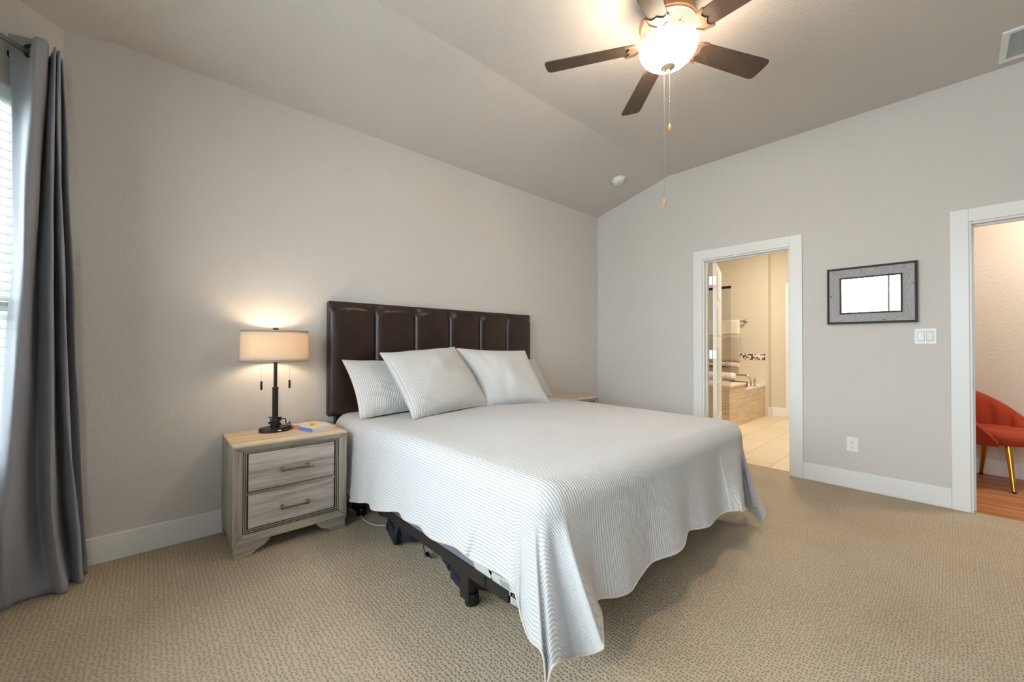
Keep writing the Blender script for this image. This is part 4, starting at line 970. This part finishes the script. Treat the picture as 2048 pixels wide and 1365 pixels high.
my0, my1, mz0, mz1 = -2.863, -2.329, 1.330, 1.788
t = thing('wall_mirror', 'small rectangular mirror in grey metal frame between the two doorways', 'mirror', (0, (my0+my1)/2, mz0))
def frame_ring(ins, w, xa, xb):
    """mitred ring from inset ins to ins+w, face depth xa at the outside to xb inside"""
    mb = MB(); o_ = [(my0+ins, mz0+ins), (my1-ins, mz0+ins), (my1-ins, mz1-ins), (my0+ins, mz1-ins)]; i_ = [(my0+ins+w, mz0+ins+w), (my1-ins-w, mz0+ins+w), (my1-ins-w, mz1-ins-w), (my0+ins+w, mz1-ins-w)]
    for k in range(4):
        k2 = (k+1) % 4
        P8 = [(0, *o_[k]), (0, *o_[k2]), (0, *i_[k2]), (0, *i_[k]), (xa, *o_[k]), (xa, *o_[k2]), (xb, *i_[k2]), (xb, *i_[k])]
        b = len(mb.v); mb.v += [Vector(p) for p in P8]
        for q in ((3, 2, 1, 0), (4, 5, 6, 7), (0, 1, 5, 4), (1, 2, 6, 5), (2, 3, 7, 6), (3, 0, 4, 7)): mb.face([b+i for i in q])
    return mb
def beads(mb, ins, x, r, step):
    y0, y1, z0, z1 = my0+ins, my1-ins, mz0+ins, mz1-ins
    ny = int((y1-y0)/step); nz = int((z1-z0)/step)
    pos = [(y0+(y1-y0)*i/ny, z0) for i in range(ny)]+[(y1, z0+(z1-z0)*i/nz) for i in range(nz)]+[(y1-(y1-y0)*i/ny, z1) for i in range(ny)]+[(y0, z1-(z1-z0)*i/nz) for i in range(nz)]
    for y, z in pos: mb.lathe((x, y, z), [(r*.5, -r*.7), (r, 0), (r*.5, r*.7)], 6, 'x', cap=True)
mb = frame_ring(0, .017, -.026, -.026); beads(mb, .0085, -.028, .0052, .0105); mb.build('outer_border', M['rope'], t)
fr_ = frame_ring(.017, .064, -.024, -.014).build('metal_frame', M['galv'], t)
mb = frame_ring(.081, .012, -.019, -.017); beads(mb, .087, -.020, .004, .009); mb.build('inner_border', M['rope'], t)
MB().box(-.012, -.001, my0+.090, my1-.090, mz0+.090, mz1-.090).build('mirror_glass', M['mirror'], t)
for y, z in ((my1-.028, (mz0+mz1)/2+.0), (my0+.024, mz0+.29), (my1-.22, mz1-.028), (my1-.31, mz1-.024), (my1-.35, mz0+.026)):
    MB().lathe((-.020, y, z), [(.005, 0), (.004, -.004), (.002, -.005)], 8, 'x').build('nail', M['rope'], fr_)
t = thing('light_switch', 'white double rocker light switch plate beside the right doorway', 'light switch', (0, -2.8985, 1.224))
MB().box(-.006, 0, -2.9565, -2.8415, 1.167, 1.282).build('switch_plate', M['plastic_white'], t, bevel=.003)
for dy in (-.023, .023):
    MB().box(-.0065, -.004, -2.8985+dy-.018, -2.8985+dy+.018, 1.189, 1.259).build('switch_bezel', M['plastic_grey'], t)
    mb = MB(); c_ = Vector((-.0075, -2.8985+dy, 1.224)); tt = math.radians(4 if dy < 0 else -4); mb.obox(c_, (math.cos(tt), 0, math.sin(tt)), (0, 1, 0), (-math.sin(tt), 0, math.cos(tt)), .003, .0165, .0325); mb.build('rocker', M['plastic_white'], t, bevel=.001)
t = thing('wall_outlet', 'white double wall outlet low on the wall under the mirror', 'outlet', (0, -2.483, .297))
MB().box(-.006, 0, -2.519, -2.448, .297, .412).build('outlet_plate', M['plastic_white'], t, bevel=.003)
for dz in (-.02, .02):
    sk = MB().lathe((-.004, -2.4835, .3545+dz), [(.0165, 0), (.0165, -.004), (.015, -.005)], 20, 'x').build('socket', M['plastic_white'], t, smooth='auto')
    mb = MB()
    for dy in (-.0062, .0062): mb.box(-.0096, -.0088, -2.4835+dy-.0013, -2.4835+dy+.0013, .3545+dz-.001, .3545+dz+.008)
    mb.box(-.0096, -.0088, -2.4835-.002, -2.4835+.002, .3545+dz-.0095, .3545+dz-.0055); mb.build('slots', M['plastic_grey'], sk)
MB().lathe((-.006, -2.4835, .3545), [(.003, 0), (.002, -.0012)], 8, 'x').build('screw', M['nickel'], t)
